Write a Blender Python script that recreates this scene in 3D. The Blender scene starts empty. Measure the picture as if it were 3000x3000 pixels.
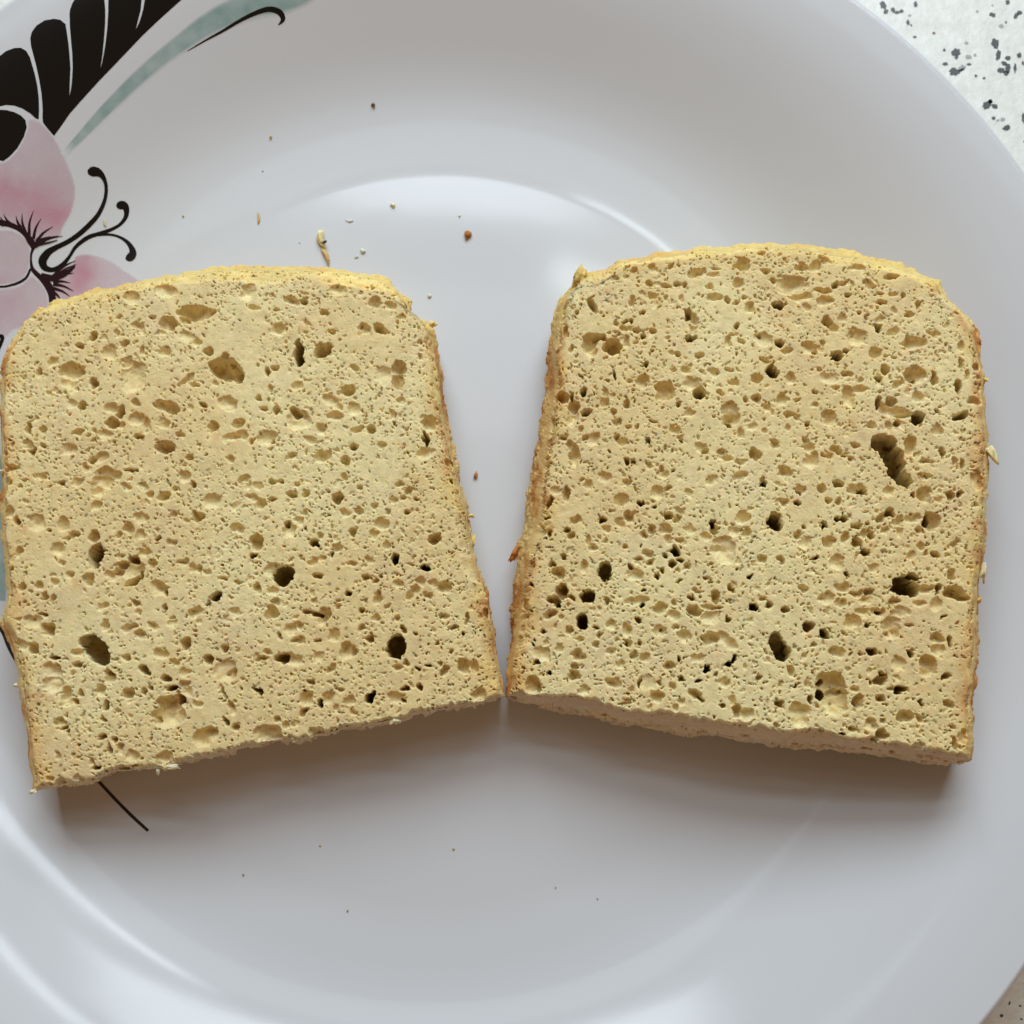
import bpy, bmesh, math, random
import numpy as np
from mathutils import Matrix, Vector, geometry

# ------------------------------------------------------------------ camera, light, exposure
S = 0.001                                   # all sizes below are millimetres
scene = bpy.context.scene
COL = scene.collection
CAM = np.array([14.8, -32.5, 218.3])
TILT = math.radians(9.0)
FPX = 3369.0                                # focal length in photograph pixels (3000 wide)

cam_data = bpy.data.cameras.new("camera")
cam_data.sensor_width = 36.0
cam_data.lens = 36.0 * FPX / 3000.0
cam_data.clip_start = 0.01
cam_data.clip_end = 20.0
cam_data.dof.use_dof = True
cam_data.dof.focus_distance = 0.200
cam_data.dof.aperture_fstop = 26.0
cam = bpy.data.objects.new("camera", cam_data)
cam.location = CAM * S
cam.rotation_euler = (TILT, 0, 0)
COL.objects.link(cam)
scene.camera = cam

world = bpy.data.worlds.new("World")
scene.world = world
world.use_nodes = True
bg = world.node_tree.nodes["Background"]
# the room: warm walls behind the viewer (-y), the dim window wall in front (+y)
wn, wl = world.node_tree.nodes, world.node_tree.links
w_tc = wn.new("ShaderNodeTexCoord")
w_sep = wn.new("ShaderNodeSeparateXYZ")
w_map = wn.new("ShaderNodeMapRange")
w_map.interpolation_type = 'SMOOTHSTEP'
w_map.inputs[1].default_value = -0.9
w_map.inputs[2].default_value = 0.9
w_mix = wn.new("ShaderNodeMix")
w_mix.data_type = 'RGBA'
w_mix.inputs["A"].default_value = (1.0, 0.62, 0.33, 1)
w_mix.inputs["B"].default_value = (0.24, 0.15, 0.085, 1)
wl.new(w_tc.outputs["Generated"], w_sep.inputs[0])
wl.new(w_sep.outputs["Y"], w_map.inputs[0])
wl.new(w_map.outputs[0], w_mix.inputs["Factor"])
wl.new(w_mix.outputs["Result"], bg.inputs[0])
bg.inputs[1].default_value = 0.285


def window_pane(name, az, el, dist, w, h, radiance):
    """A pane of the daylit window beyond the plate: a real area lamp facing the plate."""
    ld = bpy.data.lights.new(name, 'AREA')
    ld.shape = 'RECTANGLE'
    ld.size = w
    ld.size_y = h
    ld.energy = radiance * math.pi * w * h
    ld.color = (0.80, 0.925, 1.0)
    o = bpy.data.objects.new(name, ld)
    a, e = math.radians(az), math.radians(el)
    d = Vector((math.sin(a) * math.cos(e), math.cos(a) * math.cos(e), math.sin(e)))
    o.location = d * dist
    o.rotation_euler = d.to_track_quat('Z', 'Y').to_euler()
    COL.objects.link(o)
    return o


window_pane("window_light", 4, 71.5, 0.8, 0.36, 0.13, 1.6)           # fanlight, half shaded
window_pane("window_light", 25, 66.3, 0.8, 0.19, 0.026, 13.0)        # narrow strip lamp added for the thin streak on the plate wall
window_pane("window_light", 4, 60.3, 0.8, 0.47, 0.062, 11.0)         # open sky above the casements
for az, w_ in ((-14, 0.22), (16, 0.38)):              # two casements
    window_pane("window_light", az, 39.5, 0.8, w_, 0.36, 9.0)

scene.view_settings.view_transform = 'Standard'
scene.view_settings.look = 'None'
scene.view_settings.gamma = 1.0
scene.view_settings.use_curve_mapping = False
scene.view_settings.exposure = 0.07
scene.render.engine = 'CYCLES'
scene.cycles.max_bounces = 10
scene.cycles.diffuse_bounces = 6

# ------------------------------------------------------------------ helpers
CT, ST = math.cos(TILT), math.sin(TILT)


def rays(px, py):
    u = (np.asarray(px, float) - 1500) / FPX
    v = -(np.asarray(py, float) - 1500) / FPX
    return np.stack([u, v * CT + ST, v * ST - CT], -1)


def at_z(px, py, z):
    d = rays(px, py)
    return CAM + d * ((z - CAM[2]) / d[..., 2])[..., None]


R_RIM = 127.0
_SL = [(0, 0), (69.5, 0), (75, 5.5), (80, 8), (84, 12), (88, 19), (93, 24.6), (97, 27), (103, 27.5),
       (111, 24), (117, 18), (123, 13.5), (127, 11.5)]
_pr = np.linspace(0, R_RIM, 2541)
_pa = np.interp(_pr, [a for a, b in _SL], [b for a, b in _SL])
_k = np.hanning(31)
_k /= _k.sum()
_pa = np.convolve(np.pad(_pa, 15, mode='edge'), _k, 'valid')
_pz = np.concatenate([[0], np.cumsum(np.tan(np.radians((_pa[1:] + _pa[:-1]) / 2)) * np.diff(_pr))])


def plate_z(r):
    return np.interp(r, _pr, _pz)


def on_plate(px, py, lift=0.0):
    px = np.asarray(px, float)
    z = np.zeros_like(px)
    for _ in range(14):
        p = at_z(px, py, z)
        z = 0.5 * z + 0.5 * plate_z(np.hypot(p[..., 0], p[..., 1]))
    p = at_z(px, py, z + lift)
    return p


TABLE_Z = -6.0

_rng = np.random.default_rng(7)
_tab = _rng.random((8, 256, 256))


def vnoise(x, y, seed=0):
    t = _tab[seed % 8]
    o = seed * 37.7
    x = np.asarray(x, float) + o
    y = np.asarray(y, float) + o * 1.7
    xi = np.floor(x).astype(int)
    yi = np.floor(y).astype(int)
    fx = x - xi
    fy = y - yi
    fx = fx * fx * (3 - 2 * fx)
    fy = fy * fy * (3 - 2 * fy)
    a = t[xi & 255, yi & 255]
    b = t[(xi + 1) & 255, yi & 255]
    c = t[xi & 255, (yi + 1) & 255]
    d = t[(xi + 1) & 255, (yi + 1) & 255]
    return (a * (1 - fx) + b * fx) * (1 - fy) + (c * (1 - fx) + d * fx) * fy - 0.5


def fbm(x, y, scale, seed=0, octs=3, gain=0.5):
    out = 0
    amp = 1.0
    for i in range(octs):
        out = out + amp * vnoise(np.asarray(x) / scale, np.asarray(y) / scale, seed + i)
        scale *= 0.5
        amp *= gain
    return out


def smooth(e0, e1, x):
    t = np.clip((x - e0) / (e1 - e0), 0, 1)
    return t * t * (3 - 2 * t)


def link(o, parent=None):
    COL.objects.link(o)
    if parent is not None:
        o.parent = parent
    return o


def tag(o, label=None, category=None, group=None, kind=None):
    if label:
        o["label"] = label
    if category:
        o["category"] = category
    if group:
        o["group"] = group
    if kind:
        o["kind"] = kind
    return o


def empty(name, loc=(0, 0, 0)):
    o = bpy.data.objects.new(name, None)
    o.empty_display_size = 0.01
    o.location = loc
    return link(o)


def raw_mesh(name, V, F, mat, parent=None, col=None, shade=True):
    """V (n,3) in mm, F (m,k) constant-size faces."""
    me = bpy.data.meshes.new(name)
    V = np.ascontiguousarray(V, dtype=np.float32) * S
    F = np.ascontiguousarray(F, dtype=np.int32)
    m, k = F.shape
    me.vertices.add(len(V))
    me.vertices.foreach_set("co", V.ravel())
    me.loops.add(m * k)
    me.loops.foreach_set("vertex_index", F.ravel())
    me.polygons.add(m)
    me.polygons.foreach_set("loop_start", np.arange(0, m * k, k, dtype=np.int32))
    me.polygons.foreach_set("loop_total", np.full(m, k, dtype=np.int32))
    me.update(calc_edges=True)
    me.validate()
    if shade:
        me.polygons.foreach_set("use_smooth", np.ones(len(me.polygons), dtype=bool))
    if col is not None:
        a = me.color_attributes.new("Col", 'FLOAT_COLOR', 'POINT')
        c = np.ones((len(V), 4), dtype=np.float32)
        c[:, :3] = col
        a.data.foreach_set("color", c.ravel())
    me.materials.append(mat)
    o = bpy.data.objects.new(name, me)
    return link(o, parent)


def grid_faces(n, m, wrap=False):
    i, j = np.meshgrid(np.arange(n - 1), np.arange(m if wrap else m - 1), indexing='ij')
    jn = (j + 1) % m
    return np.stack([i * m + j, i * m + jn, (i + 1) * m + jn, (i + 1) * m + j], -1).reshape(-1, 4)


# ------------------------------------------------------------------ materials
def new_mat(name):
    m = bpy.data.materials.new(name)
    m.use_nodes = True
    return m, m.node_tree.nodes, m.node_tree.links, m.node_tree.nodes["Principled BSDF"]


def node(ns, typ, **kw):
    n = ns.new(typ)
    for k, v in kw.items():
        setattr(n, k, v)
    return n


GLAZE = (0.60, 0.598, 0.615)


def mat_plate():
    m, ns, ls, b = new_mat("white_glazed_opal")
    b.inputs["Base Color"].default_value = (*GLAZE, 1)
    b.inputs["Roughness"].default_value = 0.13
    b.inputs["IOR"].default_value = 1.5
    b.inputs["Specular IOR Level"].default_value = 0.30
    tc = node(ns, "ShaderNodeTexCoord")
    nz = node(ns, "ShaderNodeTexNoise")
    nz.inputs["Scale"].default_value = 60
    nz.inputs["Detail"].default_value = 3
    ls.new(tc.outputs["Object"], nz.inputs["Vector"])
    mr = node(ns, "ShaderNodeMapRange")
    mr.inputs[3].default_value = 0.07
    mr.inputs[4].default_value = 0.11
    ls.new(nz.outputs["Fac"], mr.inputs[0])
    ls.new(mr.outputs[0], b.inputs["Roughness"])
    bp = node(ns, "ShaderNodeBump")
    bp.inputs["Strength"].default_value = 0.02
    bp.inputs["Distance"].default_value = 0.001
    ls.new(nz.outputs["Fac"], bp.inputs["Height"])
    ls.new(bp.outputs[0], b.inputs["Normal"])
    return m


def mat_decal():
    m, ns, ls, b = new_mat("printed_glaze")
    at = node(ns, "ShaderNodeAttribute", attribute_name="Col")
    nz = node(ns, "ShaderNodeTexNoise")
    nz.inputs["Scale"].default_value = 2500
    nz.inputs["Detail"].default_value = 2
    tc = node(ns, "ShaderNodeTexCoord")
    ls.new(tc.outputs["Object"], nz.inputs["Vector"])
    mr = node(ns, "ShaderNodeMapRange")
    mr.inputs[3].default_value = 0.93
    mr.inputs[4].default_value = 1.07
    ls.new(nz.outputs["Fac"], mr.inputs[0])
    mx = node(ns, "ShaderNodeVectorMath", operation='SCALE')
    ls.new(at.outputs["Color"], mx.inputs[0])
    ls.new(mr.outputs[0], mx.inputs["Scale"])
    ls.new(mx.outputs[0], b.inputs["Base Color"])
    b.inputs["Roughness"].default_value = 0.16
    b.inputs["Specular IOR Level"].default_value = 0.30
    return m


def mat_bread(name, fine=1.0, specks=True, rough=0.85):
    m, ns, ls, b = new_mat(name)
    at = node(ns, "ShaderNodeAttribute", attribute_name="Col")
    tc = node(ns, "ShaderNodeTexCoord")
    n1 = node(ns, "ShaderNodeTexNoise")
    n1.inputs["Scale"].default_value = 900
    n1.inputs["Detail"].default_value = 4
    ls.new(tc.outputs["Object"], n1.inputs["Vector"])
    mr = node(ns, "ShaderNodeMapRange")
    mr.inputs[1].default_value = 0.3
    mr.inputs[2].default_value = 0.7
    mr.inputs[3].default_value = 0.90
    mr.inputs[4].default_value = 1.08
    ls.new(n1.outputs["Fac"], mr.inputs[0])
    mx = node(ns, "ShaderNodeVectorMath", operation='SCALE')
    ls.new(at.outputs["Color"], mx.inputs[0])
    ls.new(mr.outputs[0], mx.inputs["Scale"])
    last = mx.outputs[0]
    if specks:  # dark seed flecks, plus painted dots for the shade in tiny pores
        vo = node(ns, "ShaderNodeTexVoronoi", feature='F1')
        vo.inputs["Scale"].default_value = 620
        vo.inputs["Randomness"].default_value = 1
        ls.new(tc.outputs["Object"], vo.inputs["Vector"])
        sx = node(ns, "ShaderNodeSeparateColor")
        ls.new(vo.outputs["Color"], sx.inputs[0])
        gt = node(ns, "ShaderNodeMath", operation='GREATER_THAN')
        gt.inputs[1].default_value = 0.72
        ls.new(sx.outputs[0], gt.inputs[0])
        ds = node(ns, "ShaderNodeMapRange")
        ds.inputs[1].default_value = 0.08
        ds.inputs[2].default_value = 0.26
        ds.inputs[3].default_value = 1.0
        ds.inputs[4].default_value = 0.0
        ls.new(vo.outputs["Distance"], ds.inputs[0])
        ml = node(ns, "ShaderNodeMath", operation='MULTIPLY')
        ls.new(gt.outputs[0], ml.inputs[0])
        ls.new(ds.outputs[0], ml.inputs[1])
        m2 = node(ns, "ShaderNodeMath", operation='MULTIPLY')
        ls.new(ml.outputs[0], m2.inputs[0])
        m2.inputs[1].default_value = 0.72
        mixc = node(ns, "ShaderNodeMix", data_type='RGBA')
        ls.new(m2.outputs[0], mixc.inputs["Factor"])
        ls.new(last, mixc.inputs["A"])
        mixc.inputs["B"].default_value = (0.12, 0.085, 0.045, 1)
        last = mixc.outputs["Result"]
    ls.new(last, b.inputs["Base Color"])
    b.inputs["Roughness"].default_value = rough
    b.inputs["Specular IOR Level"].default_value = 0.25
    b.inputs["Subsurface Weight"].default_value = 0.65
    b.inputs["Subsurface Radius"].default_value = (1.0, 0.6, 0.28)
    b.inputs["Subsurface Scale"].default_value = 0.0011
    n2 = node(ns, "ShaderNodeTexNoise")
    n2.inputs["Scale"].default_value = 2600
    n2.inputs["Detail"].default_value = 3
    ls.new(tc.outputs["Object"], n2.inputs["Vector"])
    bp = node(ns, "ShaderNodeBump")
    bp.inputs["Strength"].default_value = 0.5 * fine
    bp.inputs["Distance"].default_value = 0.00025
    ls.new(n2.outputs["Fac"], bp.inputs["Height"])
    ls.new(bp.outputs[0], b.inputs["Normal"])
    return m


def mat_table():
    m, ns, ls, b = new_mat("speckled_worktop")
    tc = node(ns, "ShaderNodeTexCoord")
    n1 = node(ns, "ShaderNodeTexNoise")
    n1.inputs["Scale"].default_value = 350
    n1.inputs["Detail"].default_value = 4
    ls.new(tc.outputs["Object"], n1.inputs["Vector"])
    cr = node(ns, "ShaderNodeValToRGB")
    cr.color_ramp.elements[0].position = 0.35
    cr.color_ramp.elements[0].color = (0.71, 0.70, 0.65, 1)
    cr.color_ramp.elements[1].position = 0.65
    cr.color_ramp.elements[1].color = (0.79, 0.785, 0.735, 1)
    ls.new(n1.outputs["Fac"], cr.inputs[0])
    ls.new(cr.outputs[0], b.inputs["Base Color"])
    b.inputs["Roughness"].default_value = 0.45
    n2 = node(ns, "ShaderNodeTexNoise")
    n2.inputs["Scale"].default_value = 900
    n2.inputs["Detail"].default_value = 2
    ls.new(tc.outputs["Object"], n2.inputs["Vector"])
    bp = node(ns, "ShaderNodeBump")
    bp.inputs["Strength"].default_value = 0.35
    bp.inputs["Distance"].default_value = 0.0005
    ls.new(n2.outputs["Fac"], bp.inputs["Height"])
    ls.new(bp.outputs[0], b.inputs["Normal"])
    return m


def mat_flat(name, rgb, rough=0.5):
    m, ns, ls, b = new_mat(name)
    tc = node(ns, "ShaderNodeTexCoord")
    n1 = node(ns, "ShaderNodeTexNoise")
    n1.inputs["Scale"].default_value = 1500
    ls.new(tc.outputs["Object"], n1.inputs["Vector"])
    mr = node(ns, "ShaderNodeMapRange")
    mr.inputs[3].default_value = 0.7
    mr.inputs[4].default_value = 1.3
    ls.new(n1.outputs["Fac"], mr.inputs[0])
    mx = node(ns, "ShaderNodeVectorMath", operation='SCALE')
    mx.inputs[0].default_value = rgb
    ls.new(mr.outputs[0], mx.inputs["Scale"])
    ls.new(mx.outputs[0], b.inputs["Base Color"])
    b.inputs["Roughness"].default_value = rough
    return m


M_PLATE = mat_plate()
M_DECAL = mat_decal()
M_CRUMB = mat_bread("bread_crumb")
M_CRUST = mat_bread("bread_crust", fine=1.2, specks=True, rough=0.75)
M_TABLE = mat_table()
M_FLECK = mat_flat("dark_fleck", (0.055, 0.06, 0.06), 0.45)
M_FLECK_PALE = mat_flat("pale_fleck", (0.33, 0.34, 0.33), 0.45)
M_FLECK_RED = mat_flat("red_fleck", (0.14, 0.06, 0.07), 0.45)

# ------------------------------------------------------------------ tabletop
rnd = random.Random(11)
tt = raw_mesh("tabletop", np.array([(-450, -400, TABLE_Z), (450, -400, TABLE_Z), (450, 450, TABLE_Z), (-450, 450, TABLE_Z),
                                    (-450, -400, TABLE_Z - 30), (450, -400, TABLE_Z - 30), (450, 450, TABLE_Z - 30), (-450, 450, TABLE_Z - 30)]),
              np.array([(0, 1, 2, 3), (7, 6, 5, 4), (0, 4, 5, 1), (1, 5, 6, 2), (2, 6, 7, 3), (3, 7, 4, 0)]), M_TABLE, shade=False)
tag(tt, kind="structure")


def blob_outline(cx, cy, rx, ry, rot, n=14, rough=0.28, seed=0):
    rr = random.Random(seed)
    a = np.arange(n) / n * 2 * math.pi
    k = 1 + rough * (np.array([rr.random() for _ in range(n)]) * 2 - 1)
    x = rx * k * np.cos(a)
    y = ry * k * np.sin(a)
    c, s = math.cos(math.radians(rot)), math.sin(math.radians(rot))
    return np.stack([cx + c * x - s * y, cy + s * x + c * y], 1)


def fan(P):
    n = len(P)
    V = np.vstack([P, P.mean(0)])
    F = np.array([(i, (i + 1) % n, n) for i in range(n)])
    return V, F


# flecks seen beyond the rim, traced (zoom window at 2400,0 / 3.22): x, y, rx, ry, rot, tone
FLECKS = [(605, 50, 30, 38, -20, 0), (632, 108, 22, 26, 0, 0), (697, 92, 18, 26, -15, 0), (735, 118, 20, 16, 0, 0), (775, 105, 26, 18, -10, 0),
          (910, 40, 18, 30, 0, 0), (838, 212, 17, 26, -15, 0), (868, 238, 12, 8, 40, 0), (902, 348, 18, 12, 0, 0), (1082, 312, 14, 14, 0, 2),
          (1490, 108, 14, 14, 0, 1), (1635, 138, 32, 20, 15, 0), (1720, 245, 22, 20, 0, 1), (1762, 210, 10, 12, 0, 0), (1776, 20, 20, 22, 0, 0),
          (1855, 150, 20, 30, 20, 0), (1888, 118, 26, 22, 0, 0), (1180, 470, 12, 14, 0, 0), (1290, 490, 46, 36, 0, 0), (1295, 540, 16, 22, 0, 0),
          (1405, 535, 30, 22, 0, 1), (1470, 520, 14, 14, 0, 1), (1188, 602, 26, 16, 0, 0), (1275, 680, 50, 34, 10, 0), (1345, 640, 38, 24, -35, 1),
          (1345, 658, 34, 14, -25, 0), (1412, 606, 24, 12, 0, 0), (1480, 716, 13, 14, 0, 0), (1556, 738, 15, 12, 0, 0), (1665, 410, 38, 46, 0, 0),
          (1690, 520, 22, 46, 8, 0), (1778, 545, 28, 20, 10, 0), (1888, 520, 20, 24, 0, 0), (1742, 595, 26, 18, 20, 0), (1780, 640, 26, 44, 0, 0),
          (1715, 665, 42, 24, 10, 0), (1765, 690, 26, 24, 0, 0), (1848, 640, 14, 46, 0, 0), (1925, 595, 14, 18, 0, 2), (1585, 985, 56, 36, -25, 0),
          (1615, 955, 24, 20, 0, 0), (1655, 1005, 30, 24, 0, 0), (1645, 1116, 20, 18, 10, 0), (1685, 1135, 18, 8, -20, 1), (1730, 1128, 24, 18, 0, 1),
          (1770, 1205, 36, 26, -20, 0), (1925, 1115, 14, 48, 0, 0), (1390, 405, 20, 14, 0, 1), (855, 145, 18, 10, 0, 1), (1635, 48, 10, 10, 0, 1),
          (1980, 250, 40, 30, 0, 0), (2060, 420, 30, 22, 30, 0), (2010, 760, 30, 40, 0, 0), (2050, 980, 36, 28, 0, 0), (1960, 1330, 30, 24, 0, 0)]
for i, (x, y, rx, ry, rot, tone) in enumerate(FLECKS):
    P = blob_outline(x, y, rx, ry, rot, seed=i + 3, n=16)
    P = at_z(2400 + P[:, 0] / 3.22, P[:, 1] / 3.22, TABLE_Z + 0.05)
    V, F = fan(P)
    raw_mesh("fleck", V, F, [M_FLECK, M_FLECK_PALE, M_FLECK_RED][tone], tt, shade=False)
for i, (x, y, rx, ry) in enumerate([(2958, 2939, 3, 6), (2935, 2976, 5, 5), (2989, 2947, 3, 3), (2992, 2985, 4, 3)]):
    P = blob_outline(x, y, rx, ry, 30, seed=90 + i, n=12)
    V, F = fan(at_z(P[:, 0], P[:, 1], TABLE_Z + 0.05))
    raw_mesh("fleck", V, F, M_FLECK, tt, shade=False)
# the flecks of the rest of the worktop
Vs, Fs, nb = [], [], 0
for i in range(2600):
    x, y = rnd.uniform(-445, 445), rnd.uniform(-395, 445)
    if 60 < x < 118 and 40 < y < 118 or math.hypot(x, y) < 108:
        continue
    r = min(2.4, 0.35 * rnd.random() ** -0.55)
    for q in range(rnd.choice((1, 1, 2, 3))):
        P2 = blob_outline(x + rnd.gauss(0, r) * q, y + rnd.gauss(0, r) * q, r * rnd.uniform(.5, 1.1), r * rnd.uniform(.5, 1.1), 0, n=9, seed=i * 5 + q)
        P = np.column_stack([P2, np.full(len(P2), TABLE_Z + 0.035 + 0.004 * q)])
        V, F = fan(P)
        Vs.append(V)
        Fs.append(F + nb)
        nb += len(V)
tag(raw_mesh("fleck_scatter", np.vstack(Vs), np.vstack(Fs), M_FLECK, tt, shade=False), kind="stuff")

# ------------------------------------------------------------------ plate
plate = empty("plate")
tag(plate, "large round white plate with a painted pink and black flower on its rim", "plate")
prof = [(float(r), float(plate_z(r))) for r in np.concatenate([np.linspace(0.02, 70, 20), np.linspace(70.5, 125.6, 150)])]
zt_in = float(plate_z(125.6))
for k in range(9):                                   # rounded lip
    a = math.radians(78 - k * 31)
    prof.append((125.6 - 1.3 * math.cos(math.radians(78)) + 1.3 * math.cos(a) + .12, zt_in - 1.3 * math.sin(math.radians(78)) + 1.3 * math.sin(a) - .004))
for r in np.linspace(124, 74, 60):
    prof.append((float(r), float(plate_z(r) - 3.2)))
prof += [(73.0, -3.6), (72.5, -5.8), (71.5, -5.95), (70.0, -5.95), (69.3, -5.6), (68.5, -3.4), (0.02, -3.4)]
prof = np.array(prof)
ns_ = 360
ang = np.arange(ns_) / ns_ * 2 * math.pi
V = np.stack([prof[:, 0:1] * np.cos(ang), prof[:, 0:1] * np.sin(ang), np.repeat(prof[:, 1:2], ns_, 1)], -1).reshape(-1, 3)
raw_mesh("dish", V, grid_faces(len(prof), ns_, True), M_PLATE, plate)

BLACK = (0.007, 0.006, 0.0055)
PLUM = (0.022, 0.008, 0.012)
TEAL = (0.26, 0.35, 0.335)
PINK = (0.47, 0.205, 0.265)
PALE = (0.50, 0.395, 0.43)
LIFT = 0.03


def decal_polygon(name, pts, rgb, lift=LIFT, step=11.0, sc=1.0, off=(0, 0)):
    """A filled flat print traced as a polygon in photo pixels, laid on the curved glaze."""
    P = [(off[0] + x / sc, off[1] + y / sc) for x, y in pts]
    bm = bmesh.new()
    vs = [bm.verts.new((x, -y, 0)) for x, y in P]
    bm.faces.new(vs)
    bmesh.ops.triangulate(bm, faces=bm.faces[:])
    xs = [p[0] for p in P]
    ys = [-p[1] for p in P]
    for lo, hi, ax in ((min(xs), max(xs), 0), (min(ys), max(ys), 1)):
        c = lo + step * 0.37
        while c < hi:
            co = (c, 0, 0) if ax == 0 else (0, c, 0)
            no = (1, 0, 0) if ax == 0 else (0, 1, 0)
            bmesh.ops.bisect_plane(bm, geom=bm.verts[:] + bm.edges[:] + bm.faces[:], plane_co=co, plane_no=no, dist=1e-4)
            c += step
    bmesh.ops.triangulate(bm, faces=bm.faces[:])
    bm.normal_update()
    for f in bm.faces:
        if f.normal.z < 0:
            f.normal_flip()
    bm.verts.index_update()
    V = np.array([v.co[:] for v in bm.verts])
    F = np.array([[v.index for v in f.verts] for f in bm.faces])
    bm.free()
    W = on_plate(V[:, 0], -V[:, 1], lift)
    return raw_mesh(name, W, F, M_DECAL, plate, col=np.tile(rgb, (len(W), 1)))


def spline(pts, step=4.0):
    """Catmull-Rom through rows of numbers (x, y, ...), resampled."""
    P = np.array(pts, float)
    Q = np.vstack([2 * P[0] - P[1], P, 2 * P[-1] - P[-2]])
    out = []
    for i in range(1, len(Q) - 2):
        n = max(2, int(np.hypot(*(Q[i + 1, :2] - Q[i, :2])) / step))
        t = np.arange(n)[:, None] / n
        a, b, c, d = Q[i - 1], Q[i], Q[i + 1], Q[i + 2]
        out.append(0.5 * (2 * b + (c - a) * t + (2 * a - 5 * b + 4 * c - d) * t ** 2 + (3 * b - a - 3 * c + d) * t ** 3))
    out.append(P[-1:])
    return np.vstack(out)


def decal_stroke(name, pts, rgb, sc=1.0, off=(0, 0), lift=LIFT, across=5, soft=None, parent=None):
    """A brush stroke: rows (x, y, width) of a window of the photograph."""
    C = spline(pts, 9.0)
    xy = C[:, :2] / sc + np.array(off)
    w = np.maximum(C[:, 2], 0.4) / sc
    t = np.gradient(xy, axis=0)
    t /= np.linalg.norm(t, axis=1)[:, None] + 1e-9
    nrm = np.stack([-t[:, 1], t[:, 0]], 1)
    k = np.linspace(-0.5, 0.5, across)
    G = xy[:, None, :] + nrm[:, None, :] * (w[:, None] * k)[..., None]
    W = on_plate(G[..., 0], G[..., 1], lift)
    col = np.tile(rgb, (len(xy), across, 1)).astype(float)
    if soft is not None:
        e = 1 - np.abs(k) * 2
        a = smooth(0, soft, e)[None, :] * np.ones((len(xy), 1))
        a *= smooth(0, 14, np.arange(len(xy)))[:, None]
        a = a * (0.9 + 0.35 * fbm(G[..., 0], G[..., 1], 40, 3))
        col = col * a[..., None] + np.array(GLAZE) * (1 - a[..., None])
    return raw_mesh(name, W.reshape(-1, 3), grid_faces(len(xy), across)[:, ::-1], M_DECAL, parent or plate, col=col.reshape(-1, 3))


def poly_sdf(X, Y, P):
    P = np.array(P, float)
    d = np.full(X.shape, 1e9)
    inside = np.zeros(X.shape, bool)
    for i in range(len(P)):
        a, b = P[i], P[(i + 1) % len(P)]
        e = b - a
        t = np.clip(((X - a[0]) * e[0] + (Y - a[1]) * e[1]) / (e @ e + 1e-9), 0, 1)
        d = np.minimum(d, np.hypot(X - a[0] - t * e[0], Y - a[1] - t * e[1]))
        c = (a[1] > Y) != (b[1] > Y)
        with np.errstate(divide='ignore', invalid='ignore'):
            xi = a[0] + (Y - a[1]) / (b[1] - a[1] + 1e-12) * e[0]
        inside ^= c & (X < xi)
    return np.where(inside, d, -d)


def decal_petal(name, pts, sc, off, blush, feather=9.0, lift=0.015, base_a=0.85, step=5.0):
    """A soft airbrushed petal; blush = list of (x, y, rx, ry, amount) of deeper pink print."""
    P = np.array(pts, float) / sc + np.array(off)
    P = spline(np.vstack([P, P[:1]]), 10)[:-1]
    x0, y0 = P.min(0) - 2
    x1, y1 = P.max(0) + 2
    X, Y = np.meshgrid(np.arange(x0, x1 + step, step), np.arange(y0, y1 + step, step), indexing='ij')
    sd = poly_sdf(X, Y, P)
    a = smooth(0, feather, sd) * (base_a + 0.25 * fbm(X, Y, 60, 5))
    rgb = np.tile(PALE, X.shape + (1,)).astype(float)
    for bx, by, rx, ry, am in blush:
        bx, by = bx / sc + off[0], by / sc + off[1]
        g = np.exp(-(((X - bx) / (rx / sc)) ** 2 + ((Y - by) / (ry / sc)) ** 2)) * am
        g = np.clip(g * (1 + 0.5 * fbm(X, Y, 30, 2)), 0, 1)[..., None]
        rgb = rgb * (1 - g) + np.array(PINK) * g
        a = np.clip(a + 0.5 * g[..., 0] * smooth(0, feather, sd), 0, 1)
    col = rgb * a[..., None] + np.array(GLAZE) * (1 - a[..., None])
    n, m = X.shape
    F = grid_faces(n, m)[:, ::-1]
    keep = (sd.ravel()[F] > 0).all(1)
    W = on_plate(X, Y, lift).reshape(-1, 3)
    F = F[keep]
    used, inv = np.unique(F, return_inverse=True)
    return raw_mesh(name, W[used], inv.reshape(F.shape), M_DECAL, plate, col=col.reshape(-1, 3)[used])


Z9 = 900 / 1932.0
K9 = 1 / Z9
# airbrushed petals (window 0,0 .. 900,900)
decal_petal("petal", [(-150, 960), (10, 1015), (110, 930), (168, 800), (165, 748), (250, 758), (340, 855), (400, 960), (440, 1050), (470, 1130), (482, 1210),
                      (470, 1290), (440, 1370), (400, 1440), (385, 1490), (300, 1515), (210, 1545), (150, 1480), (60, 1430), (-150, 1400)], K9, (0, 0),
            [(140, 1260, 260, 120, .55), (330, 1370, 150, 90, .7), (0, 1180, 120, 100, .4)])
decal_petal("petal", [(-150, 1420), (0, 1440), (100, 1452), (165, 1500), (192, 1560), (192, 1640), (178, 1710), (120, 1770), (0, 1797), (-150, 1800)], K9, (0, 0),
            [(-60, 1780, 120, 60, .3)], feather=6)
decal_petal("petal", [(470, 1600), (560, 1592), (680, 1625), (780, 1690), (880, 1760), (900, 1830), (700, 1960), (480, 2000), (360, 1960), (330, 1880), (340, 1800), (380, 1740), (430, 1700)], K9, (0, 0),
            [(520, 1700, 90, 120, .75), (480, 1830, 120, 90, .4)])
decal_petal("petal", [(-150, 1815), (0, 1812), (120, 1790), (195, 1730), (260, 1775), (300, 1830), (312, 1900), (300, 2000), (200, 2060), (90, 2080), (0, 2160), (-150, 2200)], K9, (0, 0),
            [(60, 1960, 160, 120, .22)])
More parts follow.
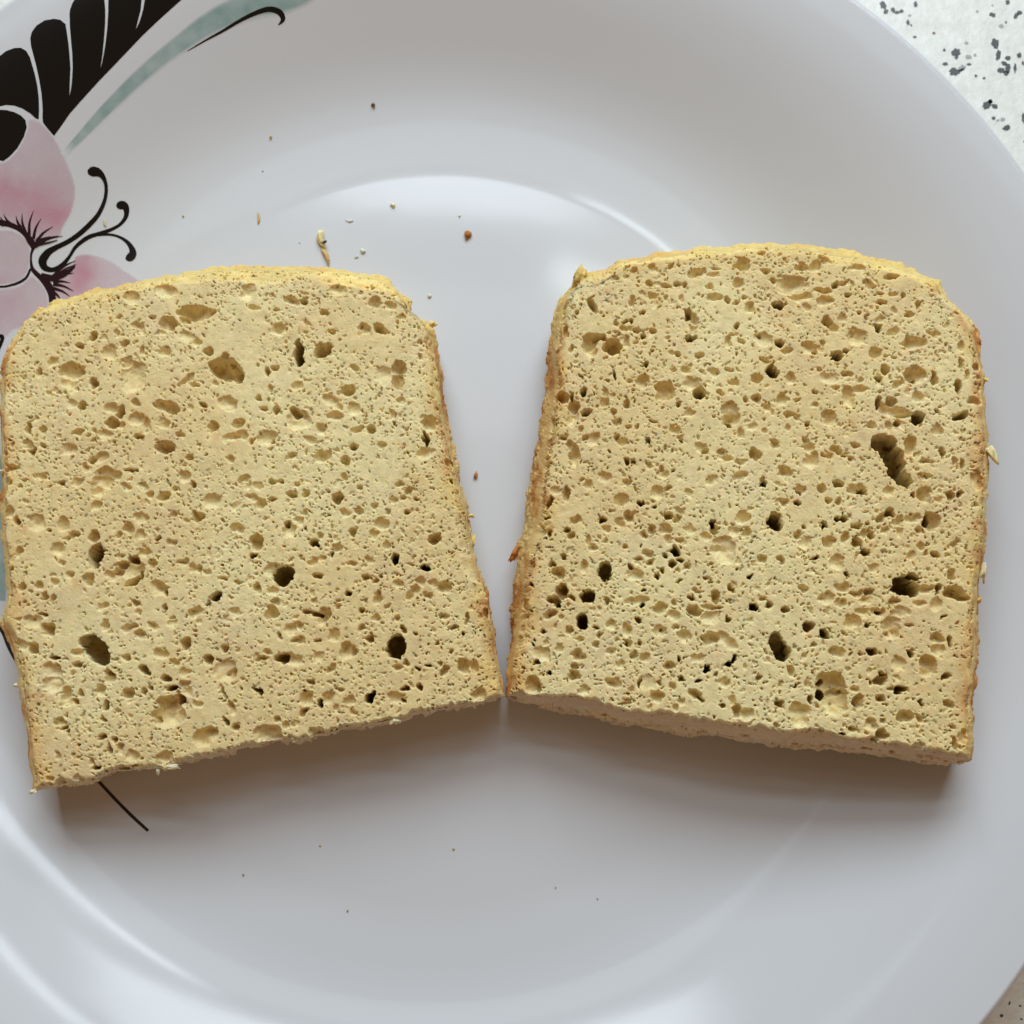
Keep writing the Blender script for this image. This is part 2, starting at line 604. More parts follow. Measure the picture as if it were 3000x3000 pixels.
# teal leaf stroke and its black vein
decal_stroke("leaf_stroke", [(395, 975, 40), (520, 845, 62), (640, 715, 80), (760, 595, 92), (880, 480, 100), (1010, 368, 108), (1150, 262, 124), (1290, 165, 150),
                             (1450, 80, 175), (1620, 20, 190), (1790, -10, 190), (1930, -60, 150), (2050, -150, 60)], TEAL, K9, lift=0.02, across=13, soft=0.28)
decal_stroke("leaf_stroke", [(-60, 1280 * K9, 70), (-8, 1400 * K9, 80), (2, 1550 * K9, 84), (8, 1650 * K9, 84), (4, 1760 * K9, 70)], TEAL, K9, lift=0.02, across=9, soft=0.2)
decal_stroke("vein", [(1178, 322, 3), (1290, 255, 11), (1400, 195, 17), (1500, 135, 22), (1600, 85, 28), (1690, 58, 34), (1755, 75, 38), (1780, 115, 30), (1768, 140, 18), (1750, 157, 4)], BLACK, K9, lift=0.045)
# black shell: lobes parted by thin bare lines
decal_polygon("shell_lobe", [(-120, 470), (-60, 390), (0, 350), (40, 320), (90, 302), (130, 300), (165, 320), (188, 360), (203, 410), (220, 470), (235, 540), (244, 620), (246, 700), (243, 750), (225, 745), (190, 713), (140, 682), (90, 664), (40, 660), (-20, 672), (-120, 700)], BLACK, sc=K9)
decal_polygon("shell_lobe", [(-120, 760), (-40, 700), (0, 690), (40, 692), (90, 705), (130, 725), (160, 755), (168, 800), (150, 860), (110, 930), (60, 985), (20, 1013), (-40, 1000), (-120, 960)], BLACK, sc=K9)
decal_polygon("shell_lobe", [(190, 240), (200, 200), (230, 160), (280, 128), (340, 118), (380, 125), (412, 152), (420, 200), (430, 270), (438, 350), (443, 430), (439, 520), (437, 605), (438, 716), (380, 800), (340, 855), (300, 810), (270, 770), (267, 740), (268, 680), (261, 590), (246, 500), (229, 420), (211, 350), (195, 290)], BLACK, sc=K9)
decal_polygon("shell_lobe", [(437, 90), (440, 60), (455, 20), (480, -20), (530, -50), (590, -55), (640, -35), (657, 0), (662, 60), (662, 140), (655, 240), (645, 340), (632, 430), (626, 506), (500, 645), (438, 716), (437, 605), (446, 560), (453, 500), (457, 420), (454, 340), (447, 260), (440, 180)], BLACK, sc=K9)
decal_polygon("shell_lobe", [(681, 0), (690, -60), (740, -120), (810, -130), (870, -80), (890, 0), (885, 60), (870, 120), (855, 182), (856, 266), (800, 325), (700, 430), (626, 506), (632, 430), (640, 400), (653, 340), (665, 260), (675, 170), (680, 80)], BLACK, sc=K9)
decal_polygon("shell_lobe", [(910, 0), (925, -90), (985, -180), (1080, -190), (1170, -150), (1220, -80), (1140, 0), (1100, 35), (1000, 125), (900, 220), (856, 266), (855, 184), (880, 130), (900, 60)], BLACK, sc=K9)
# stamens with bulb ends
decal_stroke("stamen", [(552, 1070, 10), (562, 1074, 46), (585, 1078, 62), (612, 1083, 56), (640, 1102, 36), (662, 1145, 24), (668, 1200, 22), (655, 1270, 24), (620, 1345, 28), (570, 1405, 32), (500, 1470, 32), (430, 1518, 30), (350, 1558, 34), (300, 1590, 46), (268, 1640, 54), (282, 1682, 42), (325, 1697, 30), (370, 1683, 32), (408, 1650, 26), (440, 1608, 20), (470, 1560, 22), (510, 1522, 26), (560, 1490, 28), (620, 1470, 24), (690, 1447, 22), (750, 1415, 20), (788, 1370, 26), (796, 1325, 36), (785, 1296, 48), (765, 1290, 56), (742, 1294, 40), (731, 1296, 8)], BLACK, K9, lift=0.05)
decal_stroke("stamen", [(600, 1478, 16), (690, 1475, 15), (750, 1490, 16), (800, 1522, 24), (830, 1565, 36), (834, 1598, 50), (818, 1618, 54), (800, 1626, 36), (790, 1630, 8)], BLACK, K9, lift=0.055)
# lash-like fringe
decal_stroke("fringe_arc", [(-150, 1370, 20), (0, 1400, 36), (60, 1412, 34), (120, 1440, 30), (170, 1482, 34), (198, 1528, 40), (207, 1562, 22), (196, 1600, 14), (196, 1655, 16), (208, 1698, 26), (258, 1748, 34), (300, 1792, 50), (325, 1850, 46), (330, 1920, 40), (335, 1990, 30)], PLUM, K9, lift=0.04)
decal_stroke("fringe_arc", [(192, 1690, 14), (165, 1745, 16), (115, 1778, 17), (50, 1798, 14), (0, 1803, 13), (-150, 1800, 12)], PLUM, K9, lift=0.045)
K5 = 3.864
HAIRS = [(240, 650, 180, 510), (285, 690, 250, 480), (330, 730, 380, 450), (378, 770, 465, 540), (410, 800, 600, 632), (395, 830, 572, 742), (400, 842, 662, 735), (395, 852, 712, 738),
         (140, 620, 40, 490), (70, 605, 0, 520), (40, 620, -20, 560), (600, 1195, 860, 1015), (640, 1200, 862, 1058), (660, 1210, 855, 1095), (610, 1230, 837, 1158),
         (600, 1262, 797, 1270), (600, 1285, 832, 1362), (600, 1330, 792, 1422), (600, 1370, 690, 1465), (590, 1400, 640, 1475)]
for i, (ax, ay, bx, by) in enumerate(HAIRS):
    mx, my = (ax + bx) / 2 + (by - ay) * 0.07, (ay + by) / 2 - (bx - ax) * 0.07
    decal_stroke("fringe_hair", [(ax, ay, 38), (mx, my, 24), (bx, by, 4)], PLUM, K5, (0, 500), lift=0.06 + 0.002 * i, across=3)
decal_stroke("fringe_web", [(250, 700, 20), (300, 740, 50), (350, 800, 80), (385, 850, 60), (440, 838, 30), (560, 812, 20), (650, 785, 10)], PLUM, K5, (0, 500), lift=0.11, across=5)
decal_stroke("fringe_web", [(470, 1165, 20), (560, 1210, 70), (620, 1215, 60), (720, 1180, 50), (800, 1120, 40), (850, 1070, 10)], PLUM, K5, (0, 500), lift=0.112, across=5)
# long dark stem passing under the left slice, and the tips at the photograph's left border
decal_stroke("stem_line", [(-40, 1000, 8), (6, 985, 12), (-6, 1030, 8)], BLACK, lift=0.04, across=3)
decal_stroke("stem_line", [(-30, 1800, 12), (8, 1850, 13), (30, 1905, 10), (90, 2010, 9), (170, 2140, 9), (240, 2232, 9), (290, 2290, 9.5), (340, 2344, 9.5), (390, 2394, 10), (434, 2434, 9)], (0.03, 0.02, 0.014), lift=0.04, across=3)


ORIGIN_L, PHI_L = (-32.0, -8.0, 0.85), math.radians(1.0)
ORIGIN_R, PHI_R = (60.0, 0.0, 5.5), math.radians(-7.1)

# ------------------------------------------------------------------ bread slices
# air holes of the cut faces, traced window by window: (ox, oy, zoom), rows x, y, rx, ry, turn, depth in mm
PORES_L = [
 ((0, 750, 2.576), "1000 310 55 45 0 1.8;1250 260 80 50 10 1.8;1870 270 55 70 30 2.2;1480 425 140 62 0 3;1390 475 45 30 0 3.8;1270 505 70 55 15 3.5;1230 575 30 25 0 2;1400 600 60 35 15 1.5;1480 640 45 28 15 1.8;1570 720 42 30 -20 3;1700 850 125 75 15 5;1690 760 35 35 0 2;1800 910 40 55 0 5;540 870 98 60 0 3.2;530 950 70 50 0 2;1010 910 90 120 20 2.4;960 800 40 50 0 1.5;705 600 30 45 20 3;600 675 35 22 10 2.5;820 725 60 55 0 2.2;1240 715 45 40 0 2;1080 710 25 35 20 2;935 665 30 25 0 2.2;1040 520 55 25 10 2.5;870 580 22 25 0 1.5;400 800 40 35 -20 1.6;300 880 25 40 20 2.2;710 955 30 30 0 3.5;1145 465 30 22 0 2;895 465 28 20 10 2;1060 560 30 40 10 1.5;1400 930 70 22 -30 2;1450 965 60 22 20 1.8;1720 1110 75 55 25 2;1530 1125 40 22 20 2.5;540 1110 40 35 0 1.8;620 1130 30 35 0 4;840 1150 50 40 -20 2;910 1180 35 45 30 3.5;850 1260 45 35 -30 3.5;910 1275 30 25 0 1.5;1030 1105 30 25 0 2.5;1250 1140 90 40 20 3;1300 1160 45 35 0 3.2;1030 1230 55 45 20 1.8;1090 1290 45 60 10 2;1050 1360 40 25 0 4;1600 1290 40 45 30 3;1790 1265 55 30 -30 2.8;1770 1355 85 35 -20 2;1900 1400 22 20 0 2;1250 1445 68 55 -10 3.8;510 1460 55 48 0 1.8;210 1415 45 25 10 2.5;245 1465 28 30 0 4.5;320 1425 22 20 0 2;220 1300 20 40 0 3;320 1305 35 25 0 2.2;750 1515 60 22 -35 2.5;800 1345 60 35 0 1.5;1240 1260 45 40 40 2;1365 1345 30 25 0 2;1740 1530 30 25 0 2.2;1430 1520 25 22 0 2.5;590 1330 45 25 -15 2"),
 ((700, 750, 2.576), "400 340 60 30 20 2.8;490 350 28 28 0 4;1030 350 50 40 30 2.2;750 250 55 50 0 2;1150 370 45 35 0 1.8;110 385 50 25 10 1.6;640 430 40 22 0 1.8;300 555 70 50 -10 2.5;945 560 48 40 0 2.5;920 540 15 28 0 3;1070 550 60 38 40 3;455 730 36 98 0 6;640 710 68 45 -35 4.5;700 570 30 22 0 1.8;1200 850 55 55 -40 3;1200 940 50 75 0 4.5;1090 900 70 80 0 1.8;820 1010 55 38 -15 3;690 1080 60 35 25 1.8;740 1130 50 28 15 1.8;870 1150 40 40 0 1.5;440 970 45 30 0 1.5;240 1005 25 30 0 2.2;150 1080 28 28 0 2.2;280 1160 22 38 10 3.2;180 1155 40 14 0 2;430 1180 55 30 20 4;450 1240 85 75 10 2;500 1210 30 40 0 2.5;630 1305 45 42 0 2.8;740 1210 65 40 0 1.8;890 1310 60 25 -10 2.2;1005 1305 32 38 0 3;1160 1200 28 45 0 1.8;1440 1260 65 55 0 3;1405 1380 20 60 -5 5;870 1435 38 28 -20 3.5;540 1390 55 28 10 1.6;1080 1425 35 25 30 1.8;1390 1490 60 40 0 1.8;630 1510 62 50 -30 2.2;395 1510 50 22 -15 2.5;800 1530 30 30 0 3;215 1370 75 50 -20 1.6;250 1390 20 20 0 3;30 1350 35 30 0 2;1220 1090 35 25 20 2;1360 660 15 25 0 2;1365 765 18 30 0 2;870 840 35 22 0 2;215 870 18 35 0 2.8;270 830 25 22 0 2"),
 ((0, 1300, 2.576), "770 110 45 25 -35 2.5;700 120 30 22 0 3.5;645 175 25 28 0 2.5;810 230 100 55 0 2.6;770 290 80 70 0 3;740 350 55 40 0 3.2;720 470 45 35 -30 1.5;990 205 50 16 10 3;470 300 28 20 30 4;595 285 50 30 -20 1.8;310 245 35 25 0 1.8;90 180 55 30 -10 2.2;960 325 45 28 25 1.8;1080 325 50 25 15 1.8;1140 385 30 25 0 2;1240 400 45 30 -20 2.6;1325 350 22 22 0 2;1600 425 65 57 0 2.6;1490 550 45 42 0 3;1400 240 45 45 0 2;1455 310 18 28 0 4;1850 260 40 28 0 2.5;1880 310 22 40 0 2;1775 465 32 30 0 1.6;1060 560 55 40 0 2.2;1310 540 30 30 0 1.8;60 510 50 50 0 2.4;125 580 25 35 0 3.5;270 600 65 70 0 1.8;485 610 40 50 0 2.4;365 655 20 18 0 3;560 690 50 25 -10 2.2;500 715 25 20 0 2;710 700 35 45 0 3;725 830 50 75 15 8;715 900 30 40 0 9;960 640 45 40 20 2.8;890 685 25 28 0 2.2;1060 690 40 40 0 1.8;1190 715 28 14 -20 3.5;1295 735 32 22 0 2;1790 640 50 35 20 2.6;440 795 55 50 0 2;1090 815 40 38 0 2.5;1005 875 45 30 10 4.5;920 910 40 35 -20 3.5;1000 950 80 75 0 2.6;890 970 45 35 0 3.8;830 1000 50 40 0 1.8;1010 1040 60 28 -35 4.5;1060 990 22 22 0 4;1150 910 38 28 -30 2.2;1375 895 45 25 0 2.5;1450 940 40 38 0 2;1500 945 30 32 0 2.8;1565 975 25 20 0 1.8;1680 1020 35 22 10 2.8;1800 1045 35 22 0 2;660 1020 40 45 0 3;530 990 30 18 0 2.8;170 1080 35 35 0 2.5;300 1070 28 25 0 2;410 1050 28 28 0 2;150 820 28 50 10 2;90 950 22 28 0 3;1200 1090 70 50 25 2.4;1245 1130 25 25 0 3.5;335 1155 28 32 0 2.8;400 1160 28 18 -30 2.5;1625 1155 42 32 -40 7;1565 1218 25 10 -20 5;1470 1275 55 30 -25 2.2;1770 1265 38 35 20 2;1020 1200 32 22 0 2;770 1230 45 20 -25 1.6;800 1365 28 35 0 2.8;250 1340 70 45 0 1.6;370 1400 50 48 0 3.2;320 1290 30 15 0 2.5;970 1390 55 28 -20 2;1060 1435 45 32 0 2.6;1150 1370 45 25 30 2;1295 1365 35 30 0 1.8;1235 1250 14 40 0 2"),
 ((0, 1800, 2.576), "720 268 132 80 42 7;250 265 40 35 40 3.5;160 230 55 35 20 2.2;405 335 35 22 0 3;490 340 22 18 0 2;585 380 38 28 0 2.6;585 290 40 22 10 1.8;400 430 75 50 20 2.2;390 520 70 60 0 3;495 600 50 55 0 2.4;500 660 50 40 0 1.8;570 665 25 25 0 3.2;610 585 25 28 0 2.8;755 580 32 38 0 2.2;815 445 28 18 10 4;825 480 45 40 0 2.6;955 325 38 22 0 2.2;1080 420 45 25 40 4.5;1250 485 38 22 10 3.2;1305 553 35 20 5 5;1390 530 35 35 30 2.2;1410 580 38 32 0 2.2;975 600 42 38 0 3;1080 580 20 28 0 2.5;1140 555 25 25 0 2.6;790 685 18 32 0 5;1210 300 55 40 0 2.2;1315 355 38 28 0 1.8;1400 220 32 55 5 3.5;1700 250 32 28 0 3.5;1575 345 38 35 0 3.2;1400 435 40 22 10 1.6;1700 420 80 75 0 1.8;1750 445 35 42 0 4;1270 680 90 60 0 4;1270 760 115 80 0 3.2;1350 650 40 40 0 4.5;1180 800 25 25 0 3.8;1690 600 18 45 -15 2.5;1740 700 22 55 -30 2.5;1490 680 38 28 20 2;1550 920 85 65 -30 3.2;1590 890 35 35 0 3;1780 850 38 25 10 2.8;1700 805 14 22 0 3;450 815 35 28 -20 2.6;770 920 22 25 0 3.2;870 940 22 22 0 3;775 795 20 18 0 2.8;510 885 18 14 0 3.2;470 857 28 10 -15 3;825 1025 22 45 -15 3.2;910 1015 22 30 10 2.6;1240 1090 70 50 0 2.8;925 1170 50 32 0 2.2;590 1235 35 28 0 2.2;455 1270 30 35 0 2;1000 1070 45 35 0 1.8;690 1110 22 22 0 2;725 1163 30 14 0 3.5;440 1065 28 20 0 1.8;385 1240 28 25 0 1.5;1060 150 48 32 0 2.6;800 75 28 38 0 2.6;375 130 42 38 0 3"),
 ((700, 1300, 2.576), "45 265 40 28 0 2.6;70 320 22 35 0 2;155 450 48 42 0 2.8;100 410 45 18 0 2;250 283 25 22 0 2.6;310 283 20 18 0 2;395 385 48 30 5 2.6;513 385 32 26 0 2.6;740 405 45 38 -30 4;250 420 28 20 0 2;155 325 38 28 0 1.6;445 305 25 16 10 2.2;790 250 28 25 0 2.2;795 130 30 35 0 3;920 335 22 18 0 2.5;1210 305 28 25 0 2;1280 360 38 30 -30 2.2;1245 405 28 22 0 2;1340 420 20 18 0 2;1165 425 35 20 0 1.6;795 525 35 28 0 2.4;900 505 32 32 0 2.4;1030 465 28 25 0 2;1265 515 28 22 0 2.6;1125 505 20 22 0 2;455 580 28 32 0 2.5;375 650 45 60 20 2.4;350 610 25 25 0 4;130 740 45 55 10 4.2;110 842 30 16 -10 6;565 745 38 32 10 5;870 670 32 42 5 3;1010 690 35 35 0 2.6;740 790 45 40 0 2;705 838 14 12 0 4;1080 605 50 45 0 2;1475 720 55 45 -20 4;1110 770 28 28 0 1.8;620 685 20 25 0 2;500 520 25 30 30 1.8;505 635 12 15 0 3.5;305 960 105 60 0 2.6;330 990 80 75 20 6.5;345 1030 40 38 0 7.5;590 990 40 28 0 3;560 880 40 28 -30 1.8;630 870 30 20 0 1.4;845 905 38 22 0 1.5;985 875 38 28 10 2;1175 865 22 35 0 6;1405 935 22 38 -35 7;1300 910 28 18 0 1.5;955 1005 25 20 0 2.8;1070 1000 22 22 0 2.2;1025 1040 25 22 0 2.2;140 1095 25 38 -30 3;260 1105 38 38 0 2.2;275 1195 35 25 0 2;825 1130 25 22 0 4.5;1045 1160 30 45 10 2.6;1210 1055 38 32 0 2;1380 1050 40 35 0 2;1330 1110 45 30 -35 2.2;1285 1140 30 28 0 2;1430 1145 38 28 0 2.2;1550 1085 55 50 20 3;1480 1050 45 25 0 2;570 1170 22 15 0 2.2;750 1185 22 14 0 2.2;245 1265 48 50 10 3;520 1270 45 22 0 3;590 1280 35 20 0 5;640 1300 45 60 15 3;925 1250 25 22 0 3;1035 1315 30 25 0 2.4;1080 1350 22 20 0 2.4;1200 1315 28 28 0 1.8;1115 1225 25 22 0 2;1545 1305 32 25 0 2.8;1625 1390 35 22 0 2.6;745 1235 25 15 0 1.8;310 1445 22 25 0 3.2;440 1480 45 30 -10 2.6;395 1400 38 38 0 1.8;455 1380 32 32 0 2;720 1440 45 45 -20 2;930 1390 25 30 0 2.6;995 1465 32 32 0 3;1245 1405 18 32 0 3;1325 1430 18 20 0 2.6;820 1525 40 25 0 2.8;600 1490 28 14 0 2.6;1700 1445 20 16 0 3;1720 1330 14 45 0 2.4;1500 1500 20 16 0 2;1590 140 28 40 0 2.5;1600 280 14 30 0 3;1870 1280 25 35 0 3"),
 ((700, 1700, 2.415), "1110 470 58 75 0 9;770 510 58 55 0 3.2;800 500 30 40 0 3.8;300 560 52 35 0 5;385 560 75 40 10 2.6;155 560 50 22 -5 2.6;200 510 40 20 0 2;235 230 45 45 0 3;120 775 25 14 30 5;155 790 16 25 0 5;930 830 28 38 20 7;575 880 18 32 0 5;630 830 42 42 0 2.4;480 840 48 48 20 2.2;775 855 42 32 0 2;710 770 32 20 0 2.6;1120 830 68 38 10 2.2;1170 845 20 16 0 3;1590 610 50 50 20 3;1670 610 35 45 -30 2.4;1465 640 32 38 20 3;1185 585 22 30 0 2.4;1130 615 28 28 0 2;1285 755 28 22 20 3.5;1175 768 25 14 0 3;1700 805 55 45 0 2.4;210 1085 100 55 0 2.6;545 1075 55 28 -10 2;1030 980 45 22 -20 1.8;325 1020 30 22 0 2;385 1010 22 16 0 2;265 990 25 25 0 2;655 625 35 22 -35 2.4;450 930 30 20 -20 3;820 940 22 22 0 1.6;1420 595 20 20 0 2;1325 610 18 12 0 3;1270 635 15 10 0 3;570 545 42 45 0 1.5;565 430 25 16 0 2.4;1490 500 18 16 0 2;1590 390 18 16 0 2.4;505 725 28 16 10 2.2;930 405 30 28 0 2.6;870 340 25 25 0 2.6"),
]
